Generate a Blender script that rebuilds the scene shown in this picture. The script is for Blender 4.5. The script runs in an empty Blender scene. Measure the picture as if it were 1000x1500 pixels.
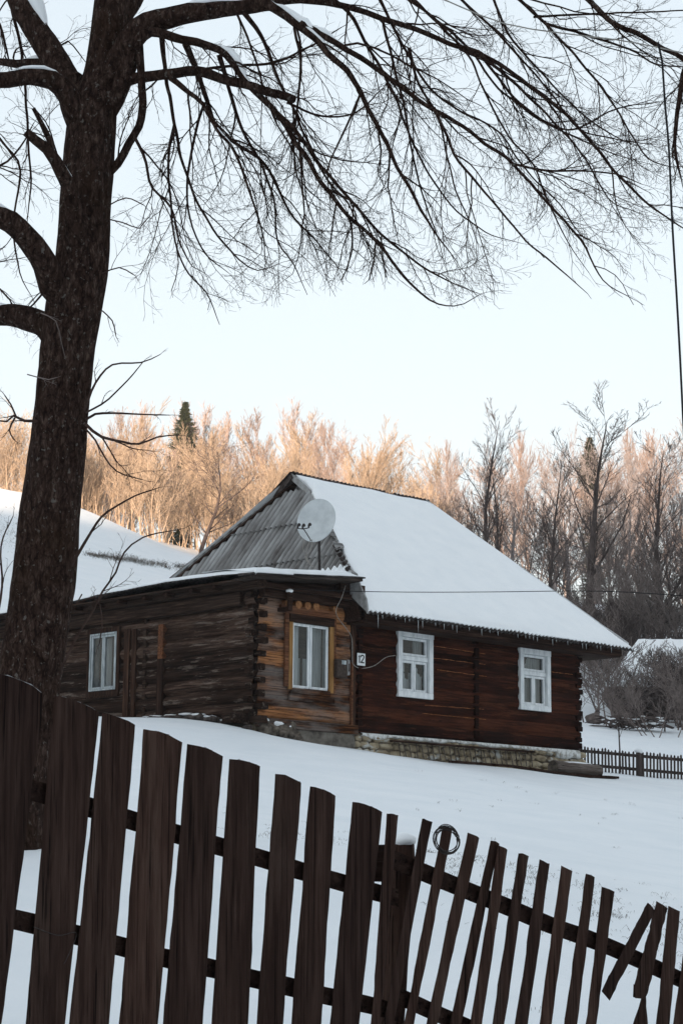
import bpy, math, random
import numpy as np
from mathutils import Vector, Matrix, noise
rnd = random.Random(7)
SC = bpy.context.scene
COL = SC.collection
F = 2891.0; PITCH = .185; ROLL = .009
CAMLOC = Vector((0, 0, 0))

# ------------------------------------------------------------------ helpers
def P(px, py, Y):
    """world point seen at photo pixel px,py standing Y metres in front of the camera"""
    dx, dy = px-500, py-750
    x = dx*math.cos(ROLL)+dy*math.sin(ROLL); y = -dx*math.sin(ROLL)+dy*math.cos(ROLL)
    xc, yc = x/F, -y/F
    d = Vector((xc, math.cos(PITCH)-yc*math.sin(PITCH), math.sin(PITCH)+yc*math.cos(PITCH)))
    return d*(Y/d.y)

def nz(x, y=0, z=0, s=1.0):
    return noise.noise(Vector((x*s, y*s, z*s)))

class MB:
    def __init__(s): s.v = []; s.f = []; s.uvz = None
    def add(s, verts, faces):
        n = len(s.v); s.v += [tuple(v) for v in verts]; s.f += [tuple(i+n for i in f) for f in faces]
    def box(s, a, b, M=None):
        (x0, y0, z0), (x1, y1, z1) = a, b
        vs = [Vector(p) for p in ((x0,y0,z0),(x1,y0,z0),(x1,y1,z0),(x0,y1,z0),(x0,y0,z1),(x1,y0,z1),(x1,y1,z1),(x0,y1,z1))]
        if M: vs = [M @ v for v in vs]
        s.add(vs, [(0,3,2,1),(4,5,6,7),(0,1,5,4),(1,2,6,5),(2,3,7,6),(3,0,4,7)])
    def tube(s, pts, rad, sides=6, cap=True):
        pts = [Vector(p) for p in pts]; n = len(pts)
        if n < 2: return
        if not hasattr(rad, '__len__'): rad = [rad]*n
        t = (pts[1]-pts[0])
        if t.length < 1e-9: t = Vector((0,0,1))
        t.normalize()
        up = Vector((0,0,1)) if abs(t.z) < .9 else Vector((1,0,0))
        a = t.cross(up).normalized(); b = t.cross(a)
        base = len(s.v)
        for i in range(n):
            if i > 0:
                d = pts[min(i+1, n-1)]-pts[i-1]
                if d.length > 1e-9:
                    d.normalize(); a = (a-d*a.dot(d))
                    if a.length < 1e-6: a = d.orthogonal()
                    a.normalize(); b = d.cross(a)
            for k in range(sides):
                q = 2*math.pi*k/sides
                s.v.append(tuple(pts[i]+(a*math.cos(q)+b*math.sin(q))*rad[i]))
        for i in range(n-1):
            for k in range(sides):
                k2 = (k+1) % sides
                s.f.append((base+i*sides+k, base+i*sides+k2, base+(i+1)*sides+k2, base+(i+1)*sides+k))
        if cap:
            s.f.append(tuple(base+k for k in range(sides))[::-1])
            s.f.append(tuple(base+(n-1)*sides+k for k in range(sides)))
    def grid(s, rows, flip=False):
        base = len(s.v); m = len(rows[0])
        for r in rows: s.v += [tuple(p) for p in r]
        for i in range(len(rows)-1):
            for j in range(m-1):
                q = (base+i*m+j, base+i*m+j+1, base+(i+1)*m+j+1, base+(i+1)*m+j)
                s.f.append(q[::-1] if flip else q)
    def loft(s, rings, cap=True):
        base = len(s.v); m = len(rings[0])
        for r in rings: s.v += [tuple(p) for p in r]
        for i in range(len(rings)-1):
            for j in range(m):
                j2 = (j+1) % m
                s.f.append((base+i*m+j, base+i*m+j2, base+(i+1)*m+j2, base+(i+1)*m+j))
        if cap:
            s.f.append(tuple(base+j for j in range(m))[::-1]); s.f.append(tuple(base+(len(rings)-1)*m+j for j in range(m)))
    def blob(s, c, r, seed=0, sub=2, amp=.25):
        """irregular stone / lump"""
        rings = []; n = 4*sub+2; m = 6*sub
        c = Vector(c)
        for i in range(n+1):
            th = math.pi*i/n; ring = []
            for j in range(m):
                ph = 2*math.pi*j/m
                d = Vector((math.sin(th)*math.cos(ph), math.sin(th)*math.sin(ph), math.cos(th)))
                k = 1+amp*nz(d.x*1.3+seed*7.1, d.y*1.3, d.z*1.3+seed)
                ring.append(c+Vector((d.x*r[0], d.y*r[1], d.z*r[2]))*k)
            rings.append(ring)
        s.loft(rings, cap=False)
    def build(s, name, mat, parent=None, smooth=False, label=None, attr=None):
        me = bpy.data.meshes.new(name); me.from_pydata(s.v, [], s.f); me.update()
        if smooth: me.shade_smooth()
        if attr is not None:
            a = me.attributes.new('logid', 'FLOAT', 'POINT'); a.data.foreach_set('value', attr)
        o = bpy.data.objects.new(name, me); COL.objects.link(o)
        if mat: me.materials.append(mat)
        if parent: o.parent = parent
        if label: o['label'] = label
        return o

def tag(o, label, cat, group=None, kind=None):
    o['label'] = label; o['category'] = cat
    if group: o['group'] = group
    if kind: o['kind'] = kind
    return o
def empty(name, loc=(0,0,0), rz=0):
    o = bpy.data.objects.new(name, None); COL.objects.link(o); o.empty_display_size = .2
    o.location = loc; o.rotation_euler = (0, 0, rz); return o
def worldbuild(mb, name, mat, parent, smooth=False, label=None):
    """mesh made in world coordinates, parented to an unrotated Empty"""
    L = Vector(parent.location)
    mb.v = [(x-L.x, y-L.y, z-L.z) for x, y, z in mb.v]
    return mb.build(name, mat, parent, smooth, label)
def crom(pts, step):
    """smooth a polyline of tuples (any dimension), resampled"""
    A = [np.array(p, float) for p in pts]
    A = [2*A[0]-A[1]]+A+[2*A[-1]-A[-2]]; out = []
    for i in range(1, len(A)-2):
        L = np.linalg.norm((A[i+1]-A[i])[:3]); n = max(1, int(L/step))
        for k in range(n):
            t = k/n
            out.append(.5*(2*A[i]+(A[i+1]-A[i-1])*t+(2*A[i-1]-5*A[i]+4*A[i+1]-A[i+2])*t*t+(3*A[i]-A[i-1]-3*A[i+1]+A[i+2])*t**3))
    out.append(A[-2]); return out

# ------------------------------------------------------------------ materials
def newmat(name, rough=.85, spec=.2):
    m = bpy.data.materials.new(name); m.use_nodes = True
    n = m.node_tree.nodes; b = n['Principled BSDF']
    b.inputs['Roughness'].default_value = rough; b.inputs['Specular IOR Level'].default_value = spec
    return m, n, m.node_tree.links, b
def ramp(n, stops):
    r = n.new('ShaderNodeValToRGB'); e = r.color_ramp.elements
    while len(e) < len(stops): e.new(.5)
    for el, (p, c) in zip(e, stops): el.position = p; el.color = (*c, 1)
    return r
def noisenode(n, l, scale, mapscale=(1,1,1), detail=6, coord='Object', rough=.6, loc=(0,0,0), distort=0):
    tc = n.new('ShaderNodeTexCoord'); mp = n.new('ShaderNodeMapping'); t = n.new('ShaderNodeTexNoise')
    mp.inputs['Scale'].default_value = mapscale; mp.inputs['Location'].default_value = loc
    t.inputs['Scale'].default_value = scale; t.inputs['Detail'].default_value = detail; t.inputs['Roughness'].default_value = rough
    t.inputs['Distortion'].default_value = distort
    l.new(tc.outputs[coord], mp.inputs[0]); l.new(mp.outputs[0], t.inputs[0]); return t
def bump(n, l, b, src, strength=.5, dist=.02, prev=None):
    bp = n.new('ShaderNodeBump'); bp.inputs['Strength'].default_value = strength; bp.inputs['Distance'].default_value = dist
    l.new(src, bp.inputs['Height'])
    if prev: l.new(prev.outputs[0], bp.inputs['Normal'])
    l.new(bp.outputs[0], b.inputs['Normal']); return bp
def mix(n, l, fac, a, b_, mode='MIX'):
    m = n.new('ShaderNodeMix'); m.data_type = 'RGBA'; m.blend_type = mode
    if isinstance(fac, (int, float)): m.inputs[0].default_value = fac
    else: l.new(fac, m.inputs[0])
    for i, x in ((6, a), (7, b_)):
        if isinstance(x, tuple): m.inputs[i].default_value = (*x, 1)
        else: l.new(x, m.inputs[i])
    return m.outputs[2]

def simple(name, c1, c2, scale=8, mapscale=(1,1,1), rough=.85, bstr=.4, bdist=.01, spec=.1, detail=6, lo=.35, hi=.65):
    m, n, l, b = newmat(name, rough, spec)
    t = noisenode(n, l, scale, mapscale, detail)
    r = ramp(n, [(lo, c1), (hi, c2)]); l.new(t.outputs[0], r.inputs[0]); l.new(r.outputs[0], b.inputs['Base Color'])
    if bstr: bump(n, l, b, t.outputs[0], bstr, bdist)
    return m

def wood(name, dark, mid, light, axis, blotch=None, blotch_amt=.5, rough=.8, scale=1., logs=False, bstr=.6, second=None):
    """weathered timber with its grain along axis 0/1/2 (object space)"""
    m, n, l, b = newmat(name, .95, .06)
    ms = [26*scale]*3; ms[axis] = 1.3*scale
    g = noisenode(n, l, 1., tuple(ms), 7, rough=.65, distort=.4)
    r = ramp(n, [(.3, dark), (.5, mid), (.72, light)])
    ms2 = [60*scale]*3; ms2[axis] = .8*scale
    cr = noisenode(n, l, 1., tuple(ms2), 3, rough=.5, loc=(3,1,7))
    val = g.outputs[0]
    if logs:
        at = n.new('ShaderNodeAttribute'); at.attribute_name = 'logid'
        mm = n.new('ShaderNodeMath'); mm.operation = 'MULTIPLY_ADD'; l.new(at.outputs['Fac'], mm.inputs[0]); mm.inputs[1].default_value = .34
        l.new(g.outputs[0], mm.inputs[2])
        m2 = n.new('ShaderNodeMath'); m2.operation = 'SUBTRACT'; l.new(mm.outputs[0], m2.inputs[0]); m2.inputs[1].default_value = .17
        val = m2.outputs[0]
    l.new(val, r.inputs[0]); col = r.outputs[0]
    if blotch:
        ms3 = [2.6]*3; ms3[axis] = .8
        q = noisenode(n, l, 1., tuple(ms3), 6, rough=.62, loc=(9,4,2))
        qr = ramp(n, [(.46, (0,0,0)), (.62, (blotch_amt,)*3)]); l.new(q.outputs[0], qr.inputs[0])
        col = mix(n, l, qr.outputs[0], col, blotch)
    if second:
        ms3 = [9.]*3; ms3[axis] = 1.1
        q = noisenode(n, l, 1., tuple(ms3), 6, rough=.7, loc=(1,14,5))
        qr = ramp(n, [(.56, (0,0,0)), (.64, (.8,)*3)]); l.new(q.outputs[0], qr.inputs[0])
        col = mix(n, l, qr.outputs[0], col, second)
    kr = ramp(n, [(.34, (.25,)*3), (.42, (1,1,1))]); l.new(cr.outputs[0], kr.inputs[0])
    col = mix(n, l, 1., col, kr.outputs[0], 'MULTIPLY')
    if axis == 2:
        oi = n.new('ShaderNodeObjectInfo'); orr = ramp(n, [(0., (.72,.72,.74)), (.5, (1,1,1)), (1., (1.28,1.24,1.2))]); l.new(oi.outputs['Random'], orr.inputs[0]); col = mix(n, l, 1., col, orr.outputs[0], 'MULTIPLY')
    l.new(col, b.inputs['Base Color'])
    b1 = bump(n, l, b, g.outputs[0], bstr, .012)
    bump(n, l, b, cr.outputs[0], .35, .006, b1)
    return m

M = {}
def mk():
    # snow
    m, n, l, b = newmat('snow', .55, .3)
    t = noisenode(n, l, 1.1, (1,1,1), 5); t2 = noisenode(n, l, 14, (1,1,1), 5); t3 = noisenode(n, l, 90, (1,1,1), 2)
    r = ramp(n, [(.3, (.80,.835,.86)), (.7, (.88,.90,.915))]); l.new(t.outputs[0], r.inputs[0]); l.new(r.outputs[0], b.inputs['Base Color'])
    b1 = bump(n, l, b, t.outputs[0], .35, .12); b2 = bump(n, l, b, t2.outputs[0], .35, .02, b1); bump(n, l, b, t3.outputs[0], .3, .004, b2)
    M['snow'] = m
    m, n, l, b = newmat('roof_snow', .6, .25)
    t = noisenode(n, l, 2.2, (1,1,1), 6); t3 = noisenode(n, l, 70, (1,1,1), 3)
    r = ramp(n, [(.3, (.86,.88,.895)), (.7, (.92,.93,.935))]); l.new(t.outputs[0], r.inputs[0]); l.new(r.outputs[0], b.inputs['Base Color'])
    b1 = bump(n, l, b, t.outputs[0], .2, .05); bump(n, l, b, t3.outputs[0], .25, .004, b1)
    M['roof_snow'] = m
    M['log_front'] = wood('dark_red_brown_logs', (.008,.003,.002), (.034,.0095,.0055), (.08,.025,.012), 0, (.016,.006,.004), .75, logs=True, second=(.085,.030,.014))
    M['log_warm'] = wood('warm_brown_logs', (.025,.010,.005), (.17,.065,.025), (.42,.19,.08), 0, (.19,.165,.15), .6, logs=True, second=(.03,.014,.009))
    M['log_grey'] = wood('grey_weathered_logs', (.010,.0055,.004), (.052,.030,.021), (.15,.10,.078), 1, (.024,.013,.009), .8, logs=True, second=(.19,.15,.125))
    M['log_side'] = wood('dark_side_logs', (.008,.004,.003), (.03,.014,.01), (.08,.04,.025), 1, (.012,.007,.006), .8, logs=True)
    M['beam_dark'] = wood('dark_beam_timber', (.007,.0035,.0028), (.028,.014,.0095), (.08,.045,.032), 0, (.045,.028,.022), .5)
    M['beam_dark_v'] = wood('dark_purlin_timber', (.007,.004,.003), (.033,.019,.0135), (.10,.064,.048), 1, (.05,.034,.027), .5)
    M['board_z'] = wood('upright_board_timber', (.01,.0055,.004), (.042,.022,.015), (.11,.06,.04), 2, (.03,.017,.012), .5)
    M['ochre'] = wood('ochre_painted_wood', (.13,.06,.02), (.30,.155,.055), (.42,.24,.10), 2, (.12,.07,.035), .5, bstr=.25)
    M['rust_wood'] = wood('reddish_header_wood', (.05,.02,.01), (.15,.06,.03), (.25,.12,.06), 0, (.07,.04,.03), .5, bstr=.3)
    M['white'] = simple('white_painted_wood', (.60,.635,.65), (.83,.85,.855), 14, (1,1,.25), .55, .25, .004)
    M['grey_paint'] = simple('weathered_white_paint', (.22,.25,.26), (.5,.54,.55), 18, (1,1,.2), .6, .3, .004)
    M['curtain'] = simple('white_curtain', (.62,.65,.67), (.8,.82,.83), 6, (8,8,.5), .9, .2, .01)
    M['curtain_grey'] = simple('grey_net_curtain', (.38,.40,.41), (.54,.56,.57), 6, (8,8,.5), .9, .2, .01)
    m, n, l, b = newmat('window_glass', .05, .5)
    out = n['Material Output']; gl = n.new('ShaderNodeBsdfGlossy'); gl.inputs['Roughness'].default_value = .04; gl.inputs['Color'].default_value = (.9,.9,.9,1)
    tr = n.new('ShaderNodeBsdfTransparent'); tr.inputs['Color'].default_value = (.8,.83,.83,1)
    fr = n.new('ShaderNodeFresnel'); fr.inputs[0].default_value = 1.5; mx = n.new('ShaderNodeMixShader')
    l.new(fr.outputs[0], mx.inputs[0]); l.new(tr.outputs[0], mx.inputs[1]); l.new(gl.outputs[0], mx.inputs[2]); l.new(mx.outputs[0], out.inputs[0])
    M['glass'] = m
    # corrugated cement sheet
    m, n, l, b = newmat('grey_corrugated_sheet', .85, .2)
    t = noisenode(n, l, 1., (.7,2.2,.7), 6); t2 = noisenode(n, l, 1., (1.1,9,1.1), 3, loc=(3,3,3)); t3 = noisenode(n, l, 30, (1,1,1), 4)
    r = ramp(n, [(.27, (.10,.085,.078)), (.47, (.25,.243,.236)), (.7, (.42,.42,.415))])
    ad = n.new('ShaderNodeMath'); ad.operation = 'MULTIPLY_ADD'; l.new(t2.outputs[0], ad.inputs[0]); ad.inputs[1].default_value = .55; ad.inputs[2].default_value = -.27
    a2 = n.new('ShaderNodeMath'); l.new(ad.outputs[0], a2.inputs[0]); l.new(t.outputs[0], a2.inputs[1]); l.new(a2.outputs[0], r.inputs[0])
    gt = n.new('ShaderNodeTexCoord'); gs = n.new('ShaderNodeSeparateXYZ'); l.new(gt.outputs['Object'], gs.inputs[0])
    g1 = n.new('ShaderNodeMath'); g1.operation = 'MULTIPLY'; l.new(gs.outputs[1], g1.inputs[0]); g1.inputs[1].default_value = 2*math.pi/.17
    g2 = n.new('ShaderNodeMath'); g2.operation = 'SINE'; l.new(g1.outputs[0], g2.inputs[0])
    g3 = n.new('ShaderNodeMapRange'); g3.inputs['From Min'].default_value = -1; g3.inputs['From Max'].default_value = .3; g3.inputs['To Min'].default_value = .42; g3.inputs['To Max'].default_value = 1; l.new(g2.outputs[0], g3.inputs[0])  # valleys darkened in the colour, standing in for shade between the ribs
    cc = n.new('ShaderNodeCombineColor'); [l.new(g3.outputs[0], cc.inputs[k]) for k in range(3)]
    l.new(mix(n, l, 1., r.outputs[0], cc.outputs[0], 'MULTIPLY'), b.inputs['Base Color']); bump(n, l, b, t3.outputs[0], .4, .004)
    M['sheet'] = m
    M['sheet_dark'] = simple('dark_sheet_edge', (.02,.013,.012), (.075,.06,.055), 10, (1,1,1), .85, .3)
    M['sheet_eave'] = simple('mossy_sheet_edge', (.018,.013,.012), (.10,.09,.086), 14, (1,1,1), .85, .3)
    M['soffit'] = simple('pale_verge_board', (.2,.19,.185), (.34,.34,.335), 9, (1,1,1), .8, .3)
    # stone foundation
    m, n, l, b = newmat('foundation_stone', .9, .15)
    t = noisenode(n, l, 5, (1,1,1), 7); t2 = noisenode(n, l, 2.2, (1,1,1.6), 4, loc=(5,2,8)); t3 = noisenode(n, l, 40, (1,1,1), 4)
    r = ramp(n, [(.3, (.15,.115,.075)), (.5, (.32,.26,.175)), (.72, (.48,.42,.31))]); l.new(t.outputs[0], r.inputs[0])
    q = ramp(n, [(.56, (0,0,0)), (.62, (.8,.8,.8))]); l.new(t2.outputs[0], q.inputs[0])
    l.new(mix(n, l, q.outputs[0], r.outputs[0], (.52,.53,.51)), b.inputs['Base Color']); bump(n, l, b, t3.outputs[0], .6, .01)
    M['stone'] = m
    M['mortar'] = simple('dark_mortar', (.10,.08,.058), (.21,.175,.13), 20)
    M['concrete'] = simple('stained_concrete', (.075,.065,.055), (.2,.18,.155), 5)
    M['limewash'] = simple('flaking_limewash', (.35,.34,.31), (.7,.71,.70), 9, (1,1,1), .9, .5, .02, lo=.4, hi=.55)
    M['rock'] = simple('dark_rubble', (.02,.016,.015), (.11,.09,.08), 9, (1,1,1), .9, .6, .02)
    M['rubble_brown'] = simple('brown_boulder', (.05,.04,.033), (.19,.16,.13), 9, (1,1,1), .9, .6, .02)
    # old linden bark
    m, n, l, b = newmat('furrowed_bark', .97, .04)
    t = noisenode(n, l, 1., (34,34,13), 6, rough=.65, distort=.5); t2 = noisenode(n, l, 34, (1,1,.8), 3, loc=(2,8,1)); t3 = noisenode(n, l, 3.1, (1,1,1), 4)
    vo = n.new('ShaderNodeTexVoronoi'); vo.feature = 'DISTANCE_TO_EDGE'; vo.inputs['Scale'].default_value = 1.
    tc = n.new('ShaderNodeTexCoord'); mp = n.new('ShaderNodeMapping'); mp.inputs['Scale'].default_value = (34,34,9)
    wn = noisenode(n, l, 6, (1,1,1), 4); av = n.new('ShaderNodeVectorMath'); av.operation = 'MULTIPLY_ADD'; av.inputs[1].default_value = (.12,.12,.12)
    l.new(wn.outputs['Color'], av.inputs[0]); l.new(tc.outputs['Object'], av.inputs[2]); l.new(av.outputs[0], mp.inputs[0]); l.new(mp.outputs[0], vo.inputs['Vector'])
    r = ramp(n, [(.33, (.014,.0075,.006)), (.53, (.046,.027,.021)), (.72, (.12,.083,.066))]); l.new(t.outputs[0], r.inputs[0])
    vr = ramp(n, [(0., (.3,.3,.3)), (.14, (1,1,1))]); l.new(vo.outputs['Distance'], vr.inputs[0])
    c = mix(n, l, .8, r.outputs[0], vr.outputs[0], 'MULTIPLY')
    q = ramp(n, [(.63, (0,0,0)), (.67, (.75,.75,.75))]); l.new(t2.outputs[0], q.inputs[0])
    c = mix(n, l, q.outputs[0], c, (.15,.135,.12))
    q3 = ramp(n, [(.5, (0,0,0)), (.7, (.5,.5,.5))]); l.new(t3.outputs[0], q3.inputs[0])
    c = mix(n, l, q3.outputs[0], c, (.03,.016,.009))
    l.new(c, b.inputs['Base Color']); b1 = bump(n, l, b, vo.outputs['Distance'], .8, .02); bump(n, l, b, t.outputs[0], 1., .025, b1)
    M['bark'] = m
    M['twig'] = simple('dark_twig_bark', (.028,.016,.013), (.07,.045,.037), 12, (1,1,1), .9, .2)
    M['fence'] = wood('dark_fence_wood', (.018,.0095,.0075), (.040,.0225,.0175), (.07,.043,.034), 2, (.017,.009,.007), .6, rough=.85, scale=2.2, bstr=.8, second=(.06,.038,.030))
    M['rail'] = wood('dark_rail_wood', (.008,.0045,.0035), (.021,.0115,.009), (.042,.026,.02), 0, None, scale=1.6)
    M['pale_wood'] = simple('raw_cut_wood', (.16,.10,.055), (.36,.24,.14), 30)
    M['cut_orange'] = simple('orange_cut_log_end', (.16,.065,.025), (.36,.17,.075), 20)
    M['frost'] = simple('grey_frost', (.12,.11,.11), (.42,.43,.44), 60)
    M['seam'] = simple('orange_seam_wood', (.16,.055,.018), (.42,.17,.06), 12)
    M['log'] = wood('felled_log_bark', (.06,.048,.042), (.16,.13,.115), (.28,.25,.23), 0, (.06,.04,.03), .5)
    M['metal_white'] = simple('grey_white_enamel', (.5,.53,.54), (.62,.65,.66), 5, (1,1,1), .45, 0)
    M['metal_dark'] = simple('dark_metal', (.02,.016,.015), (.05,.042,.04), 20, (1,1,1), .5, 0)
    M['black'] = simple('black_rubber', (.008,.008,.009), (.018,.018,.02), 20, (1,1,1), .5, 0)
    M['cable'] = simple('pale_cable', (.22,.2,.18), (.36,.34,.31), 20, (1,1,1), .6, 0)
    M['plaque'] = simple('white_enamel_plaque', (.72,.74,.75), (.78,.8,.8), 9, (1,1,1), .35, 0)
    M['meter'] = simple('brown_meter_case', (.03,.02,.016), (.07,.05,.04), 20, (1,1,1), .5, 0)
    M['ice'] = simple('ice', (.5,.54,.56), (.66,.69,.7), 20, (1,1,1), .15, 0, spec=.6)
    def barkmat(name, a, b_): M[name] = simple(name, a, b_, 5, (1,1,.4), .9, .3)
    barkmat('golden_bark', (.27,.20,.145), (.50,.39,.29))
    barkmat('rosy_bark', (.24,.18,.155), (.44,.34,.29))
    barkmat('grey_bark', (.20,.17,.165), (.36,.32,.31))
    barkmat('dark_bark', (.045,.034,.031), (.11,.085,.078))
    barkmat('brush', (.10,.08,.073), (.22,.18,.165))
    barkmat('small_fence', (.035,.026,.023), (.085,.066,.06))
    barkmat('needle', (.03,.04,.025), (.09,.10,.06))
    barkmat('dry_grass', (.03,.024,.018), (.13,.10,.07))
    M['far_wall'] = wood('old_cabin_boards', (.012,.009,.008), (.045,.034,.029), (.1,.078,.066), 0, None)
mk()

# ------------------------------------------------------------------ house frame
HO = Vector((-1.61, 38., 3.107)); HY = .775
def H(u, v, z): return Vector((HO.x+u*math.cos(HY)-v*math.sin(HY), HO.y+u*math.sin(HY)+v*math.cos(HY), HO.z+z))

def hv(px, py, v):
    d = P(px, py, 1.); cu, su = math.cos(HY), math.sin(HY)
    ou = -HO.x*cu-HO.y*su; ov = HO.x*su-HO.y*cu; t = (v-ov)/(-d.x*su+d.y*cu)
    return Vector((ou+t*(d.x*cu+d.y*su), v, -HO.z+t*d.z))

# ------------------------------------------------------------------ ground
CP = []
def cp(v): CP.append((v.x, v.y, v.z))
for X in (-30, 0, 30): CP.append((X, -14, -2.3-.03*X)); CP.append((X, 0, -1.65-.02*X))
CP += [(-12, 5, -.3), (14, 5, -1.9), (40, 8, -3.)]
for px, Y, z in ((0,4.9,-.72),(300,5.45,-.8),(600,6.,-.9),(1000,6.7,-1.06)): q = P(px,1300,Y); CP.append((q.x, Y, z))
for a in ((40,1240,12.2),(-250,1190,13),(620,1262,12),(1000,1385,10.5),(300,1250,11.5),(950,1290,19),(600,1180,24),(250,1150,22),(0,1130,24),
          (640,1125,35.5),(900,1160,38),(1100,1185,38),(860,1128,50),(1010,1144,50),(1200,1150,50),
          (860,1068,63),(1010,1078,63),(1200,1080,63),(900,1046,74),(1020,1046,75),(1200,1040,76),(900,930,97),(1020,930,95),(860,898,103),(1200,900,100),
          (0,716,95),(60,727,95),(120,746,95.5),(180,771,96),(230,796,97),(285,813,98),(-200,690,95),(150,840,80),(0,810,80),(-200,800,80),
          (285,850,88),(120,900,62),(0,890,62),(-250,880,60),(420,850,90),(560,840,98),(700,850,100)): cp(P(*a))
for a in ((0.05,-.05,-.3),(1.1,-.1,-.47),(2.7,-.1,-.52),(4.3,-.1,-.58),(6.85,-.1,-.67),(9.88,-.1,-.7),(11,1,-.6),(-.1,1.1,-.06),(-.1,2.6,.0),(-.1,3.6,.02),(-.1,6.1,.12),(-.2,9,.55),
          (5,5,-.2),(9.8,8,.2),(5,9,.8),(3,11,1.6),(0,12,1.5)): cp(H(*a))
for X, Y, z in ((-40,125,20.5),(-12,125,18.5),(0,125,18.5),(20,125,16.5),(45,125,16),(-40,165,22),(0,165,19),(40,165,18),(-90,110,26),(80,100,16),(-90,40,9),(80,40,4),
                (-120,-10,2),(120,-10,-6),(-150,220,20),(0,240,16),(150,220,18),(-60,20,5.5),(50,20,-1.)): CP.append((X,Y,z))
A_ = np.array(CP); n_ = len(A_); SCL = 20.
def _k(r2): return np.where(r2 > 1e-12, .5*r2*np.log(r2+1e-12), 0)
XY = A_[:, :2]/SCL
K = _k(((XY[:, None]-XY[None])**2).sum(-1))+np.eye(n_)*.004
Pm = np.hstack([np.ones((n_, 1)), XY]); S = np.zeros((n_+3, n_+3)); S[:n_, :n_] = K; S[:n_, n_:] = Pm; S[n_:, :n_] = Pm.T
W_ = np.linalg.solve(S, np.concatenate([A_[:, 2], np.zeros(3)]))
def gz(X, Y):
    Xc = max(-150, min(150, X)); Yc = max(-14, min(230, Y))
    q = np.array([Xc, Yc])/SCL
    z = float(_k(((XY-q)**2).sum(-1)) @ W_[:n_] + W_[n_]+W_[n_+1]*q[0]+W_[n_+2]*q[1])
    d = 1. if 8 < Y < 60 else .6
    z += d*(.055*nz(X, Y, 3, .5)+.018*nz(X, Y, 9, 1.7)+.006*nz(X, Y, 5, 5.))
    if Y > 55: z += min(1, (Y-55)/30)*(.35*nz(X, Y, 1, .09)+.1*nz(X, Y, 2, .4))
    return z
def G(px, Y, dz=0):
    q = P(px, 1000, Y); return Vector((q.x, Y, gz(q.x, Y)+dz))

ys = [-300,-120,-60,-30,-18,-10,-5,0,3]; y = 5.
while y < 60: ys.append(y); y *= 1.022
while y < 170: ys.append(y); y *= 1.03
ys += [185, 210, 260, 330, 400]
rows = []
for Y in ys:
    w = 9+.26*max(Y, 0)
    ts = [t/44 for t in range(-44, 45)]
    xs = [-390, -300, -150-w, -w*1.5]+[t*w for t in ts]+[w*1.5, 150+w, 300, 390]
    rows.append([(x, Y, gz(x, Y)) for x in xs])
g = MB(); g.grid(rows)
gr = g.build('snow_ground', M['snow'], smooth=True); gr['kind'] = 'structure'

# unseen mountain behind the photographer, its crest shaped to throw shadow over the yard
def ridge_h(x): return 62-.0*x
SUN_EL = math.radians(5.5); SUN_AZ = math.radians(-14)    # sun behind the camera, this far to the left of straight behind
# shadow plane is tuned through RIDGE(x)
def shadow_z(X): return 16.2+.12*(X+14)+.32*max(0, X-5)
ms = MB(); rows = []
RY = -150.
for (Y, k) in ((-40, 0), (-90, .35), (-130, .82), (RY, 1.), (-200, .85), (-250, .4), (-290, .0)):
    row = []
    for i in range(-24, 25):
        x = i*12.
        d = 98-RY
        xt = x+d*math.tan(SUN_AZ)*-1                      # where this bit of crest throws its shadow at Y=98
        h = shadow_z(max(-60, min(60, xt)))+d/math.cos(SUN_AZ)*math.tan(SUN_EL)
        row.append((x, Y, -4+k*(h+4)+(0 if k in (0, 1.) else 3*nz(x, Y, 0, .03))))
    rows.append(row)
ms.grid(rows); o = ms.build('mountain', simple('snowy_mountain', (.25,.27,.27), (.8,.82,.84), .05, (1,1,1), .9, .0)); o['kind'] = 'structure'

# ------------------------------------------------------------------ HOUSE
house = empty('log_house', HO, HY)
tag(house, 'old dark log cottage with snowy hipped roof and white framed windows, above the snow bank', 'house')

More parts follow.
